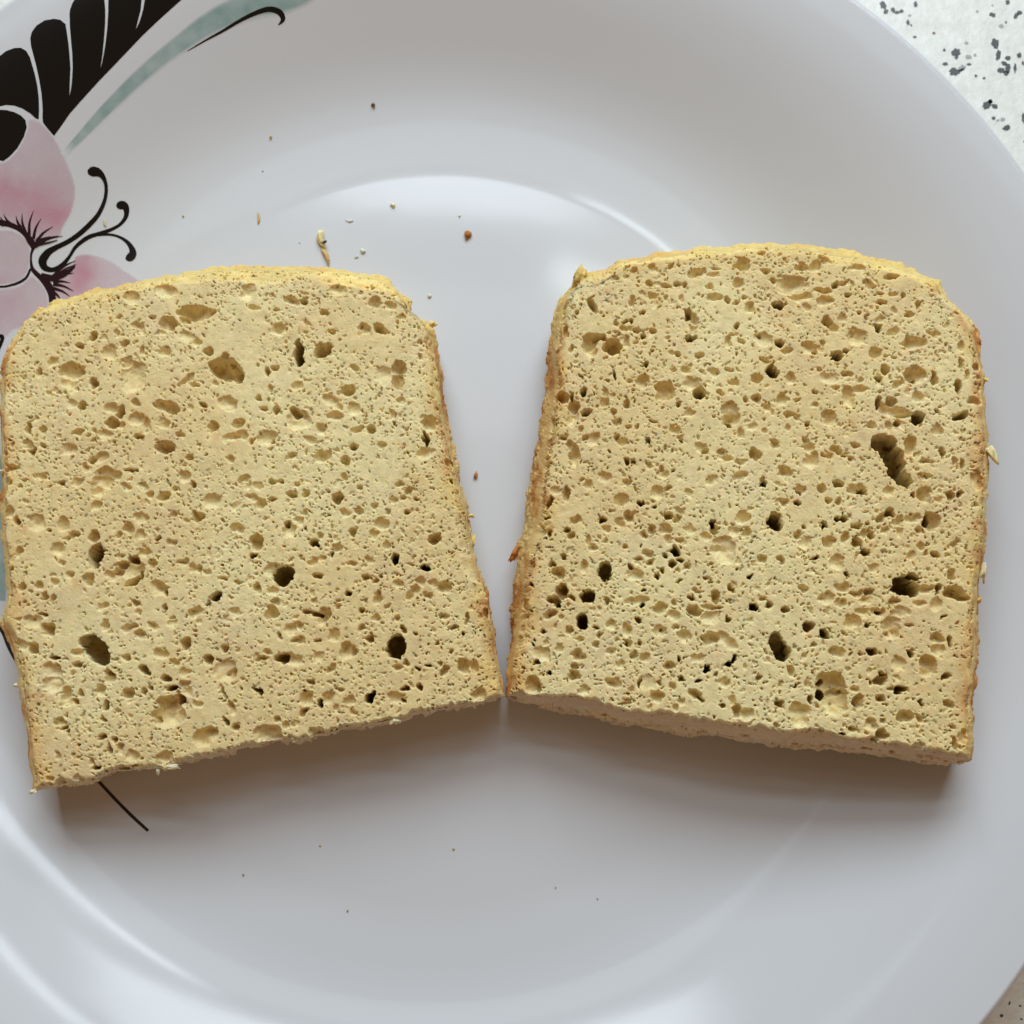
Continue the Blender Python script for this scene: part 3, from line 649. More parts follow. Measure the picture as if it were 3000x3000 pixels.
PORES_R = [
 ((1550, 680, 2.576), "930 270 32 35 0 1.8;790 290 32 18 0 2.2;650 355 45 22 -25 2;1075 255 18 25 0 2;1265 305 75 35 0 2.8;1410 270 40 16 0 2.2;1610 230 50 55 -30 2.2;1600 255 60 35 20 2.8;1795 295 35 20 0 2.4;1750 165 28 16 0 2;1390 325 50 14 0 1.8;1580 380 42 42 0 2.2;1365 410 25 20 0 2;915 385 25 22 0 2.4;1030 400 40 20 0 2.6;1115 395 30 18 0 2.6;1170 392 22 18 0 2.4;475 555 28 68 -20 3;770 525 28 45 0 2.8;930 480 40 32 0 2.6;1030 495 25 18 0 1.8;1150 490 22 32 20 2;1400 500 55 30 -10 2;1490 510 22 22 0 2;1565 535 22 18 0 2.2;1665 565 40 40 0 2;1625 495 32 16 0 1.8;1200 615 25 45 15 5;1245 660 35 50 0 2.8;1225 800 42 35 -10 9;1235 730 30 50 0 2.8;365 605 18 22 0 2;725 672 25 18 0 4;770 672 16 16 0 3;665 685 22 16 0 2;865 610 30 10 0 4;715 725 28 25 0 1.6;810 750 35 25 0 2.6;855 790 20 22 0 5;930 755 32 28 -35 2.2;455 830 55 65 0 3.2;520 800 60 28 10 3.6;630 860 72 55 10 5;470 900 50 30 0 2.2;725 825 25 35 20 2.4;640 910 50 25 0 2.2;270 750 22 48 10 2.4;330 880 14 22 0 2;800 825 25 16 -20 2;875 1005 18 18 0 5;1280 935 42 28 -10 2.2;1120 930 28 20 0 2;1500 820 22 55 15 3;1540 770 38 18 0 1.8;1600 830 35 20 30 2;1890 840 28 25 -20 6;1765 810 75 50 10 1.6;1725 780 22 18 0 3;1880 545 45 28 0 6;1570 705 18 18 0 3;1190 1045 38 30 0 2;1095 1035 25 18 0 1.8;1390 1060 38 32 0 2;1310 1040 20 20 0 1.5;1830 1045 42 48 0 9;1720 1100 40 38 -20 2.4;1780 970 50 20 15 2.2;1530 1130 45 18 0 1.8;1510 1045 35 20 20 1.8;855 1125 52 50 0 2.6;1025 1200 70 72 0 3;1240 1150 70 55 20 2.4;1280 1215 48 50 0 5.5;760 1120 32 20 0 1.6;645 1075 10 35 0 3;390 1080 10 10 0 3.5;255 1245 42 50 -20 4;320 1240 15 35 0 4;410 1212 22 28 0 6;335 1320 35 60 0 3;425 1365 30 25 0 6;440 1345 35 25 0 4;570 1275 35 48 20 3;580 1220 25 45 0 2;730 1295 28 32 0 2.8;630 1355 28 22 0 2.2;660 1425 35 25 -35 2.6;1135 1300 25 22 0 3;1510 1340 65 60 0 2.8;1520 1400 65 50 0 3;1505 1445 25 25 0 7;1445 1220 30 25 30 2.4;1630 1265 22 20 0 2.2;1715 1260 32 32 0 2.6;1900 1265 28 42 0 2.6;1680 1470 38 32 0 2;1795 1325 38 32 0 1.5;1600 1510 35 38 0 1.8;1100 1495 35 32 0 1.8;395 1490 22 22 0 2;330 1410 45 50 0 2;940 1435 32 14 20 2.5;805 1475 20 20 0 2;745 1470 20 18 0 2;1215 1370 35 32 0 1.4;1785 1510 22 16 0 2.4;170 1450 50 45 0 1.5"),
 ((2200, 680, 2.576), "310 400 120 70 5 2.4;370 480 95 35 12 2.2;165 370 25 35 0 2.2;380 262 48 22 0 2.6;500 250 75 38 -25 2.6;560 210 50 30 30 2;800 275 65 25 10 1.8;1060 335 50 28 -20 2.4;115 295 32 20 0 2.6;630 395 35 20 -35 3.5;690 380 45 18 0 2;890 395 40 22 20 2.2;730 470 25 22 0 4;540 445 65 22 0 1.8;560 515 60 35 0 2;205 540 42 28 0 6;975 460 28 14 0 2;1080 465 30 16 0 2;1155 485 22 25 0 2.4;985 535 38 16 10 2.2;1265 545 18 28 0 2.6;1185 620 38 22 0 2;1080 585 28 28 0 1.4;815 600 18 14 0 2.6;870 630 22 28 0 2;420 570 38 28 0 1.5;695 640 35 28 0 1.8;570 670 38 35 0 3.2;610 710 50 25 30 2;970 660 35 35 0 2.2;955 715 22 32 -20 6;1075 755 42 28 0 1.8;800 790 75 60 20 2.2;760 760 25 30 0 2.4;1235 835 92 42 0 3;1190 830 40 45 0 3.4;1380 770 50 20 15 1.5;440 870 58 45 20 2.6;480 895 20 18 0 4;220 840 25 20 0 5;275 895 38 25 0 1.6;545 845 22 22 0 1.8;640 930 46 42 0 9;715 890 20 16 0 5;945 915 45 50 0 2.4;1590 985 22 45 0 2.2;1580 865 25 32 0 1.6;1705 1010 28 28 0 1.6;1630 1080 22 35 0 2;1020 1040 38 28 20 3;515 1045 25 22 0 2;720 1075 45 18 0 2.8;965 1105 20 18 0 4;1230 1080 80 55 10 3;1235 1105 22 22 0 4.5;1110 1150 55 20 -35 2;1380 1110 22 55 0 3.2;1570 1180 22 55 5 4;590 1100 70 35 0 1.5;820 1115 28 20 0 1.5;305 1100 40 35 0 1.6;1690 1270 50 30 0 2.2;635 1180 28 22 0 2.6;485 1205 28 20 20 3;735 1240 45 80 0 2.8;810 1180 75 25 -10 2.2;240 1260 38 42 0 2.4;345 1270 22 22 0 1.8;1265 1240 40 40 0 1.8;965 1295 28 38 0 4;1060 1275 28 35 0 3;1080 1345 125 40 12 2.6;1150 1380 60 30 0 3;1260 1405 52 48 0 6;1570 1385 65 20 -20 4.5;1600 1375 35 25 0 4.5;1405 1340 20 22 0 3;590 1400 55 55 0 2.2;485 1310 28 20 0 1.6;290 1380 45 25 0 2.4;345 1405 28 28 0 2.8;905 1455 38 25 0 2.2;1040 1470 25 45 0 1.4;1110 1450 28 25 0 3;425 1450 14 20 0 4;1405 1490 35 45 20 2.2"),
 ((1450, 1200, 2.576), "600 340 38 85 0 3.2;570 270 30 40 0 2.4;690 205 25 25 0 3;745 220 50 40 -20 2.2;510 215 30 22 0 3;920 215 20 25 0 2.8;960 245 45 30 10 2.4;1150 240 20 18 0 5;1410 240 18 14 0 4;865 310 10 20 0 4;1580 320 30 30 0 3;1550 290 35 40 -20 1.6;1735 360 55 22 10 2.8;1710 320 30 22 0 2.5;1850 390 48 25 5 2.4;1165 420 25 25 0 2.4;1255 450 22 22 0 1.8;1340 455 18 18 0 2.6;995 395 20 28 0 4;1045 390 18 18 0 3.5;345 420 16 60 0 4;710 560 35 38 0 2.4;660 530 18 16 0 2;990 555 32 28 0 1.8;1220 625 45 50 20 1.8;1310 600 32 20 0 2;1630 535 45 40 10 1.8;1850 500 55 30 -20 2;830 510 55 40 0 1.5;1275 490 38 32 0 1.3;1460 640 25 40 -30 1.5;410 700 18 50 25 5;540 630 22 60 0 4;450 615 45 35 0 1.8;955 680 50 50 0 2.6;1110 700 20 28 -10 8;1203 730 12 14 0 6;1005 800 42 40 0 3;1305 800 28 25 0 4;1375 815 30 22 0 4;1395 770 35 40 0 1.8;815 830 28 22 -30 5;610 830 45 30 0 2.8;1645 865 28 30 0 9;1660 905 30 25 0 4;1880 810 55 45 -20 2.8;935 855 35 50 -20 1.8;540 895 22 25 0 4;570 945 35 25 -30 3;400 820 18 14 0 4;300 830 50 85 0 1.8;1290 895 50 42 0 2.8;1190 910 25 25 0 2.4;1125 950 32 28 0 2;840 900 28 28 0 1.8;1800 920 40 50 10 2.2;1460 905 45 28 0 1.8;1590 960 45 30 20 2;420 940 20 35 0 3;1900 930 35 30 0 2.4;1725 1060 90 95 0 2.4;1690 1045 45 35 0 2.8;1355 1075 28 35 -10 6;1280 1105 14 14 0 4;990 1035 25 22 0 2.2;1150 1085 45 30 0 2;705 990 18 40 0 2;730 1040 40 25 0 2;825 990 28 18 0 1.8;520 1100 22 22 0 3;1085 1135 28 22 0 2.2;1175 1145 28 28 0 2.8;1335 1170 28 25 0 4;1395 1140 22 22 0 4;1310 985 25 40 0 1.8;1400 985 30 25 0 1.6;830 1215 46 62 3 6;840 1290 14 14 0 3;670 1180 28 45 10 2.6;480 1230 48 40 0 3;510 1370 45 58 20 4.5;430 1170 25 22 0 3;1060 1245 60 45 20 2.4;1025 1180 20 28 -30 3.5;1450 1190 32 25 0 2.4;1255 1210 22 20 0 3;1220 1255 22 20 0 3.5;1595 1265 28 20 0 2.6;1915 1260 18 14 0 6;1390 1298 28 12 0 3;1780 1345 18 28 -20 3.5;1670 1410 32 50 0 3.5;1480 1425 20 20 0 4;705 1410 52 42 0 6.5;450 1440 45 30 0 5;475 1475 22 20 0 8;570 1415 45 15 40 3;1070 1435 90 28 0 2;845 1450 25 22 0 3.5;1105 1475 18 18 0 5;1520 1370 35 20 0 2;1245 1500 40 40 20 3.2;1355 1460 25 28 0 2;1500 1515 55 30 20 3;190 1470 50 65 0 2.8;1640 1495 80 18 5 1.8;1120 1370 16 10 0 4;260 1330 16 18 0 4"),
 ((2200, 1200, 2.576), "1000 250 90 55 0 7;1060 330 85 70 40 8;1090 400 70 60 40 9;1100 480 55 60 20 7.5;1150 530 68 48 20 6.5;1205 270 45 65 10 3;1190 310 35 25 0 2.6;1435 320 22 45 0 3.2;440 280 50 40 30 2.4;460 380 60 60 0 2.6;410 230 30 25 0 2;790 265 42 25 10 2.2;575 345 38 25 -25 2.6;640 310 40 25 20 2.2;690 345 28 22 0 2.4;25 340 40 38 0 4;185 250 32 40 0 2;250 475 50 45 0 2.4;100 555 25 25 0 8;85 520 20 25 0 2.4;750 378 28 18 0 2.2;1320 390 55 22 5 1.8;1535 390 14 25 0 2.6;1590 420 16 40 0 2.6;665 545 35 28 -30 3;540 595 35 40 15 2.8;380 610 40 40 0 2.4;370 630 20 20 0 5;845 620 25 28 -20 5;790 600 65 32 0 2.4;1310 640 45 55 10 3;1220 645 20 16 0 4;1040 620 40 35 0 1.6;250 712 38 35 0 2.2;1500 650 28 28 0 4;1580 645 28 22 0 3.5;1415 680 28 25 0 2;355 700 22 14 0 5;585 685 22 20 0 2.6;660 700 22 35 0 2.4;1710 540 45 60 0 2.2;1320 500 50 16 0 2.4;1325 495 14 14 0 4;185 850 42 62 0 9;145 855 25 25 0 7;700 820 30 30 -20 4;655 815 25 10 0 7;555 860 18 28 0 6;1375 845 68 65 0 3;1335 830 25 45 0 6.5;1055 765 28 35 0 5;985 810 60 30 -25 3;1110 840 45 45 0 1.8;1115 920 28 50 0 2;1230 810 55 28 -20 1.5;880 855 18 18 0 2.6;795 885 38 18 -15 2.2;1280 905 32 28 0 2.2;360 940 32 30 0 3;410 895 16 14 0 2.6;590 1000 50 30 -20 3;705 960 35 32 0 2.6;910 955 25 30 0 3.2;860 935 35 35 0 2.2;410 1010 40 40 0 1.6;800 1000 35 28 -20 3;860 1085 28 30 20 4.5;830 1030 8 22 0 5;650 1150 45 50 20 2.4;80 1130 38 25 10 2.8;225 1135 25 30 0 2.4;470 1120 28 18 0 2.6;495 1110 14 14 0 5;1280 1030 28 30 0 2;1395 1085 32 22 0 2.2;1205 1105 32 30 0 2.2;1545 1010 40 25 -40 2.2;1010 910 30 28 0 1.6;935 1190 38 30 0 1.4;1150 1320 75 62 0 8;1110 1340 45 40 0 7;1200 1360 55 40 0 7;1235 1255 35 25 30 6;1520 1245 30 35 0 3;1410 1350 22 35 15 4;1310 1360 60 22 -10 2.4;1550 1390 75 45 25 3.4;1610 1420 40 28 20 3;720 1250 14 16 0 5;400 1345 32 28 0 2.8;690 1345 50 35 0 2.2;900 1385 35 28 0 3;575 1410 60 35 0 2.8;580 1450 35 28 0 2;680 1460 38 28 0 2.4;1085 1450 32 32 0 2.6;1275 1460 45 22 10 2.4;800 1390 55 25 0 1.8;860 1440 50 28 0 2;30 1490 30 28 0 6;90 1425 28 22 0 2.6;135 1475 22 28 0 3.2;265 1515 22 25 0 3;1400 1470 50 45 0 1.5"),
 ((1450, 1700, 2.576), "655 310 38 50 -15 6.5;560 380 28 30 10 3;755 357 28 14 10 2.2;790 405 22 20 0 2.4;415 260 55 25 -20 2.6;370 390 14 22 0 3;275 485 14 16 0 4;990 375 38 45 -20 2.6;1070 305 22 25 0 4;635 445 28 22 0 2.6;765 475 25 28 0 2.4;1000 475 28 32 0 2.4;985 475 10 25 0 3.5;1090 480 25 25 0 2.8;880 335 38 28 0 1.8;870 540 40 28 0 1.6;350 550 70 55 20 2.2;330 560 28 40 0 2.6;315 625 25 18 0 4;490 520 25 32 0 1.6;610 565 40 38 0 2.8;655 565 32 28 0 2.8;605 650 28 30 0 2.6;600 715 38 32 -20 3.4;405 705 14 16 0 6;1040 565 35 28 -20 2.2;1140 585 45 32 0 2.6;945 630 32 32 0 2;1320 650 45 32 0 2.4;1380 600 16 16 0 3.5;1240 385 55 40 0 1.8;1265 380 16 16 0 3;1430 420 45 40 20 2.2;1360 355 25 22 0 1.8;1630 440 58 45 0 4;1700 430 60 45 0 2.2;1770 470 60 40 20 2.6;1625 280 65 45 0 1.6;1345 270 50 32 15 2;1765 290 22 22 0 4;1595 665 25 25 0 5;1760 640 25 20 0 6;1815 600 16 35 20 7;1530 590 50 25 0 1.6;1675 710 20 18 0 2.6;1535 755 28 10 0 4;1410 735 22 22 0 3.2;1345 800 30 28 0 2;1735 775 35 38 25 2.6;1240 765 18 18 0 2.6;1095 780 14 28 0 3.5;285 790 60 60 0 3.2;320 800 32 60 0 3.6;300 840 48 30 0 2.6;890 770 55 38 20 2.4;668 838 42 42 0 2.6;1225 880 48 42 0 2.8;1520 865 55 38 30 3;1550 900 25 16 40 4;1400 910 32 28 0 1.8;1790 905 32 32 0 2;1720 945 20 16 0 4;980 925 55 14 0 1.8;1820 980 30 60 15 3;1170 960 28 16 0 2;1890 1010 50 40 0 2;215 665 14 18 0 2.6;1160 770 60 50 0 1;1025 825 30 25 0 1.5"),
 ((2200, 1700, 2.576), "200 480 52 75 -10 6;235 540 50 68 0 8;265 530 22 22 0 9;435 345 38 35 -30 5;545 400 32 18 25 6.5;550 425 35 22 0 4;655 550 50 35 10 2.2;770 310 55 45 -20 2.8;850 245 48 32 0 2;960 245 40 32 0 2.4;963 248 16 18 0 4.5;885 325 25 18 0 4;1060 350 58 85 10 2.8;1030 410 30 28 0 3.6;1080 400 35 30 0 3;1120 240 65 40 -10 1.8;1205 345 30 20 0 2.2;1460 280 28 14 -10 3;1410 440 42 38 0 2.4;1500 465 22 40 0 3;1410 520 42 38 0 1.8;905 540 38 25 20 5;830 555 14 14 0 3;1205 563 20 25 0 5.5;470 490 38 16 0 2;1110 625 50 48 0 1.8;1330 650 60 75 10 3.8;1470 735 48 25 -35 4;300 690 22 42 0 2.6;65 735 32 20 -20 2.8;975 750 45 28 0 4;910 770 14 16 0 3;995 710 22 10 0 4;600 740 95 50 0 3.2;600 800 95 90 0 4;630 900 85 100 0 4.2;640 970 85 40 -5 3.8;525 870 38 38 0 7;540 770 28 30 0 5.5;1130 810 42 25 0 5;1110 840 18 25 0 6;1070 815 25 20 0 2;780 820 35 20 0 1.8;815 915 38 45 0 3;800 930 18 25 0 4;980 885 35 35 -30 3.4;1275 935 18 20 0 5;1500 940 30 28 20 3;215 935 35 30 0 3.2;370 990 70 62 0 2.8;370 1060 60 50 0 2.6;450 895 20 25 0 3.5;345 795 12 16 0 4;430 780 28 28 0 1.8;1170 1035 55 35 15 3.2;1275 1045 32 28 0 2.6;910 1085 32 45 -30 2.4;775 1133 40 20 5 2.6;985 1170 38 45 20 3.4;940 1215 35 20 -30 3;1105 1235 40 25 0 1.6;1265 1245 45 25 0 1.6;1550 1240 22 50 0 2.8;1605 1180 25 60 0 2;1000 1075 18 18 0 2.4;1520 1095 22 18 0 1.8;690 1155 20 10 0 3;195 1090 25 20 0 2.2;640 850 60 40 0 4.5;260 225 22 30 0 3"),
]

# silhouettes in photo pixels: x, y, width of the band seen outside the cut face (px), its drop (mm)
LEFT = dict(
 bottom=[(98, 2318, 6, 3), (220, 2297, 7, 3), (352, 2266, 7, 3), (493, 2244, 7, 3), (616, 2218, 7, 3), (739, 2187, 10, 3), (836, 2171, 9, 3), (994, 2152, 8, 3), (1170, 2112, 8, 3), (1320, 2072, 8, 3), (1443, 2053, 7, 3), (1477, 2040, 7, 3)],
 right=[(1477, 2040, 7, 3), (1467, 1976, 12, 5), (1456, 1905, 12, 6), (1443, 1808, 12, 6), (1430, 1738, 12, 6), (1408, 1685, 12, 6), (1390, 1615, 12, 6), (1372, 1545, 12, 6), (1368, 1474, 12, 6), (1346, 1395, 12, 6), (1333, 1316, 12, 6), (1311, 1263, 12, 6), (1302, 1175, 12, 6), (1298, 1078, 12, 6), (1280, 1025, 12, 5), (1267, 955, 12, 5), (1205, 915, 12, 4), (1201, 885, 12, 3)],
 top=[(113, 900, 10, 2.5), (145, 889, 10, 2.5), (181, 878, 10, 2.5), (233, 860, 10, 2.5), (285, 847, 10, 2.5), (336, 842, 10, 2.5), (388, 829, 10, 2.5), (427, 816, 10, 2.5), (500, 808, 10, 2.5), (528, 797, 10, 2.5), (616, 786, 10, 2.5), (730, 777, 10, 2.5), (836, 784, 10, 2.5), (932, 784, 10, 2.5), (1038, 797, 10, 2.5), (1117, 814, 10, 2.5), (1170, 845, 10, 2.5), (1201, 885, 10, 2.5)],
 left=[(98, 2318, 6, 3), (92, 2250, 8, 3), (80, 2150, 9, 3), (68, 2080, 9, 3), (56, 2020, 9, 3), (44, 1960, 9, 3), (34, 1895, 12, 3), (16, 1859, 12, 3), (2, 1825, 9, 3), (14, 1786, 7, 3), (22, 1746, 7, 3), (16, 1685, 9, 3), (12, 1605, 9, 3), (0, 1558, 14, 3), (-2, 1485, 14, 3), (3, 1453, 9, 3), (13, 1431, 7, 3), (7, 1377, 8, 3), (6, 1304, 9, 3), (0, 1235, 10, 3), (4, 1138, 10, 3), (10, 1060, 12, 3), (31, 1014, 16, 3), (43, 983, 16, 3), (74, 936, 16, 3), (113, 900, 18, 3)])
RIGHT = dict(
 bottom=[(1481, 2042, 22, 11), (1547, 2065, 30, 12), (1625, 2082, 38, 12), (1722, 2100, 46, 12), (1819, 2119, 46, 12), (1916, 2135, 48, 12), (1993, 2150, 50, 12), (2090, 2159, 46, 12), (2200, 2174, 44, 12), (2316, 2189, 42, 12), (2433, 2199, 42, 12), (2530, 2207, 36, 11), (2608, 2220, 34, 10), (2705, 2231, 30, 9), (2822, 2238, 24, 7), (2848, 2225, 10, 5)],
 right=[(2848, 2225, 10, 5), (2851, 2102, 8, 4), (2853, 1970, 8, 4), (2856, 1838, 8, 4), (2862, 1758, 8, 4), (2871, 1679, 8, 4), (2880, 1574, 8, 4), (2888, 1486, 9, 4), (2897, 1398, 10, 4), (2893, 1310, 10, 4), (2888, 1204, 9, 4), (2876, 1143, 8, 4), (2884, 1107, 8, 4), (2871, 1037, 9, 4), (2858, 975, 10, 4), (2822, 914, 10, 4), (2770, 861, 12, 4), (2756, 820, 12, 3)],
 top=[(1668, 842, 20, 4), (1700, 812, 14, 3), (1740, 795, 12, 3), (1789, 778, 12, 3), (1815, 764, 10, 3), (1890, 751, 10, 3), (1978, 734, 10, 3), (2057, 720, 10, 3), (2154, 722, 10, 3), (2259, 710, 11, 3), (2374, 720, 12, 3), (2488, 738, 16, 3), (2585, 764, 14, 3), (2682, 795, 10, 3), (2756, 820, 12, 3)],
 left=[(1481, 2042, 22, 11), (1484, 2000, 18, 8), (1490, 1952, 22, 9), (1503, 1838, 34, 10), (1490, 1794, 40, 10), (1503, 1706, 40, 10), (1514, 1635, 46, 10), (1525, 1556, 54, 10), (1542, 1468, 50, 10), (1560, 1371, 44, 10), (1578, 1266, 42, 10), (1604, 1160, 36, 10), (1608, 1028, 34, 9), (1624, 940, 30, 8), (1636, 888, 28, 7), (1668, 842, 20, 4)])

PX_MM = 0.0602
CRUMB_A = np.array((0.745, 0.585, 0.292))
CRUMB_B = np.array((0.785, 0.655, 0.35))
CRUMB_C = np.array((0.72, 0.55, 0.295))
YELLOW = np.array((0.74, 0.53, 0.175))
GOLD = np.array((0.68, 0.37, 0.095))
BROWN = np.array((0.50, 0.19, 0.037))
PALE_CUT = np.array((0.62, 0.47, 0.31))


class Frame:
    """Resting frame of a slice: base plane z = 0, turned about y where it leans on the plate's wall."""

    def __init__(self, origin, phi):
        self.O = np.array(origin, float)
        c, s = math.cos(phi), math.sin(phi)
        self.R = np.array([[c, 0, s], [0, 1, 0], [-s, 0, c]])
        self.phi = phi

    def local(self, px, py, z):
        c = self.R.T @ (CAM - self.O)
        d = rays(px, py) @ self.R
        return c + d * ((z - c[2]) / d[..., 2])[..., None]

    def world(self, P):
        return P @ self.R.T + self.O


def resample(rows, n):
    P = np.array(rows, float)
    d = np.concatenate([[0], np.cumsum(np.hypot(*np.diff(P[:, :2], axis=0).T))])
    t = np.linspace(0, d[-1], n)
    Q = np.stack([np.interp(t, d, P[:, k]) for k in range(P.shape[1])], 1)
    k = np.hanning(2 * max(2, n // 90) + 3)
    k /= k.sum()
    h = len(k) // 2
    for c in range(Q.shape[1]):
        lin = np.interp(t, [0, t[-1]], [Q[0, c], Q[-1, c]])
        q = np.pad(Q[:, c] - lin, h, mode='reflect', reflect_type='odd')
        Q[:, c] = np.convolve(q, k, 'valid') + lin
    return Q


def make_slice(name, label, sides, pores, origin, phi, T, seed, jag, edge_fall, band):
    fr = Frame(origin, phi)
    root = empty(name, fr.O * S)
    root.rotation_euler = (0, phi, 0)
    tag(root, label, "bread slice", "slices of bread on the plate")
    NU, NV = 700, 720
    side = {k: resample(sides[k], NU if k in ('bottom', 'top') else NV) for k in sides}
    cen = np.mean(np.vstack([s[:, :2] for s in side.values()]), 0)
    inner, outer, drop = {}, {}, {}
    for k, s in side.items():
        xy = s[:, :2]
        t = np.gradient(xy, axis=0)
        t /= np.linalg.norm(t, axis=1)[:, None] + 1e-9
        nrm = np.stack([-t[:, 1], t[:, 0]], 1)
        nrm *= np.sign(((cen - xy) * nrm).sum(1))[:, None]
        L = np.arange(len(s)) * 2.0
        win = smooth(0, 25, np.minimum(np.arange(len(s)), len(s) - 1 - np.arange(len(s))))
        q = {'bottom': 0, 'right': 40, 'top': 80, 'left': 120}[k] + seed
        j = jag[k]
        n_out = (fbm(L, L * 0 + q, 70, 1, 3, .5) * 11 + fbm(L, L * 0 + q, 14, 2, 3, .7) * 9 * max(0.0, j - .9)) * j * win
        n_in = (fbm(L, L * 0 + q + 9, 60, 3, 3, .55) * 15 + fbm(L, L * 0 + q + 9, 15, 5, 3, .65) * (5 if k == 'bottom' else 9)) * win * np.clip(s[:, 2] / 20 - .3, .15, 1.2)
        o2 = xy + nrm * n_out[:, None]
        w = np.maximum(s[:, 2] + n_in, 3.0)
        i2 = o2 + nrm * w[:, None]
        drop[k] = s[:, 3]
        ez = edge_fall[k][0] + .4
        inner[k] = fr.local(i2[:, 0], i2[:, 1], T - ez)[:, :2]
        zo = T - s[:, 3] - ez
        c0 = fr.R.T @ (CAM - fr.O)
        d = rays(o2[:, 0], o2[:, 1]) @ fr.R
        outer[k] = (c0 + d * ((zo - c0[2]) / d[:, 2])[:, None])[:, :2]
    # shared corners
    for a, ia, b, ib in (('bottom', 0, 'left', 0), ('bottom', -1, 'right', 0), ('top', 0, 'left', -1), ('top', -1, 'right', -1)):
        for dct in (inner, outer):
            m = (dct[a][ia] + dct[b][ib]) / 2
            for k, i in ((a, ia), (b, ib)):
                n = len(dct[k])
                f = np.clip(1 - np.abs(np.arange(n) - (0 if i == 0 else n - 1)) / 20.0, 0, 1)[:, None]
                dct[k] = dct[k] + (m - dct[k][i]) * f
    # Coons patch of the cut face
    u = np.linspace(0, 1, NU)[:, None, None]
    v = np.linspace(0, 1, NV)[None, :, None]
    B, Tp, Lf, Rt = inner['bottom'][:, None], inner['top'][:, None], inner['left'][None], inner['right'][None]
    G = (1 - v) * B + v * Tp + (1 - u) * Lf + u * Rt - ((1 - u) * (1 - v) * B[0, 0] + u * (1 - v) * B[-1, 0] + (1 - u) * v * Tp[0, 0] + u * v * Tp[-1, 0])
    # ---- relief raster in local millimetres
    st = 0.1
    x0, y0 = G.reshape(-1, 2).min(0) - 1
    x1, y1 = G.reshape(-1, 2).max(0) + 1
    gx = np.arange(x0, x1, st)
    gy = np.arange(y0, y1, st)
    X, Y = np.meshgrid(gx, gy, indexing='ij')
    WX = X + 0.62 * fbm(X, Y, 1.4, 1, 3, .62) + 0.16 * vnoise(X / .3, Y / .3, 6)
    WY = Y + 0.62 * fbm(X, Y, 1.4, 4, 3, .62) + 0.16 * vnoise(X / .3, Y / .3, 2)
    H = np.zeros_like(X)
    FL = 1 + 0.75 * fbm(X, Y, 2.4, 6, 2, .6)
    r = np.random.default_rng(seed)

    deep = []

    def carve(cx, cy, rx, ry, rot, dep, wall):
        m = max(rx, ry) + 0.6
        i0, i1 = int((cx - m - x0) / st), int((cx + m - x0) / st) + 2
        j0, j1 = int((cy - m - y0) / st), int((cy + m - y0) / st) + 2
        i0, j0 = max(i0, 0), max(j0, 0)
        if i1 <= i0 or j1 <= j0 or i0 >= len(gx) or j0 >= len(gy):
            return
        sl = (slice(i0, i1), slice(j0, j1))
        dx, dy = WX[sl] - cx, WY[sl] - cy
        c, s = math.cos(rot), math.sin(rot)
        a, b = (c * dx + s * dy) / rx, (-s * dx + c * dy) / ry
        d = np.sqrt(a * a + b * b)
        t = np.clip((1 - d) / wall, 0, 1)
        h = -dep * np.sqrt(t * (2 - t)) * (0.72 + 0.38 * np.clip(1 - d, 0, 1)) * (FL[sl] if dep < 6 else np.maximum(FL[sl], .9))
        H[sl] = np.minimum(H[sl], h)

    for (ox, oy, sc), rows in pores:
        for row in rows.split(";"):
            x, y, rx, ry, rot, dep = map(float, row.split())
            p = fr.local(np.array([ox + x / sc]), np.array([oy + y / sc]), np.array([T]))[0]
            k = PX_MM / sc
            if dep >= 6:
                deep.append((p[0], p[1], rx * k * 1.08, ry * k * 1.08, -math.radians(rot)))
            carve(p[0], p[1], rx * k * 1.08, ry * k * 1.08, -math.radians(rot), dep * (1.8 if dep >= 6 else 1.15 if dep >= 4.5 else .78 if dep >= 3 else .62), 0.22 if dep >= 6 else .36 if dep >= 4 else r.uniform(.4, .65) if dep >= 3 else r.uniform(.5, .95))
    area = (x1 - x0) * (y1 - y0)
    big = H.copy()
    for n, ra, rb, da, db in ((0.04, .36, .60, .3, .8), (0.45, .17, .33, .3, 1.0), (1.6, .09, .18, .15, .6), (0.28, .12, .21, .8, 1.7)):
        cnt = int(area * n)
        xs, ys = r.uniform(x0, x1, cnt), r.uniform(y0, y1, cnt)
        cl = vnoise(xs / 6.0, ys / 6.0, 3 + seed) + 0.5
        for q in range(cnt):
            if cl[q] < r.random() * 0.55:
                continue
            i, j = int((xs[q] - x0) / st), int((ys[q] - y0) / st)
            if big[min(i, len(gx) - 1), min(j, len(gy) - 1)] < -0.4:
                continue
            rad = ra * (rb / ra) ** r.random()
            e = r.uniform(.65, 1.0)
            carve(xs[q], ys[q], rad, rad * e, r.uniform(0, 3.1), r.uniform(da, db), r.choice([.4, .7]))
    rough = 0.20 * fbm(X, Y, 4.0, 5, 2) + 0.07 * fbm(X, Y, 1.1, 2, 3, .6) + 0.03 * vnoise(X / .25, Y / .25, 7)
    rough += 0.35 * fbm(X, Y, 14, 6, 2)
    H = H + rough * np.where(H < -1.2, 1.6, 1.0)
    H = np.maximum(H, -(T - 1.2))
    fi = np.clip((G[..., 0] - x0) / st, 0, len(gx) - 1.001)
    fj = np.clip((G[..., 1] - y0) / st, 0, len(gy) - 1.001)
    ii, jj = fi.astype(int), fj.astype(int)
    fi, fj = fi - ii, fj - jj
    Z = (H[ii, jj] * (1 - fi) + H[ii + 1, jj] * fi) * (1 - fj) + (H[ii, jj + 1] * (1 - fi) + H[ii + 1, jj + 1] * fi) * fj
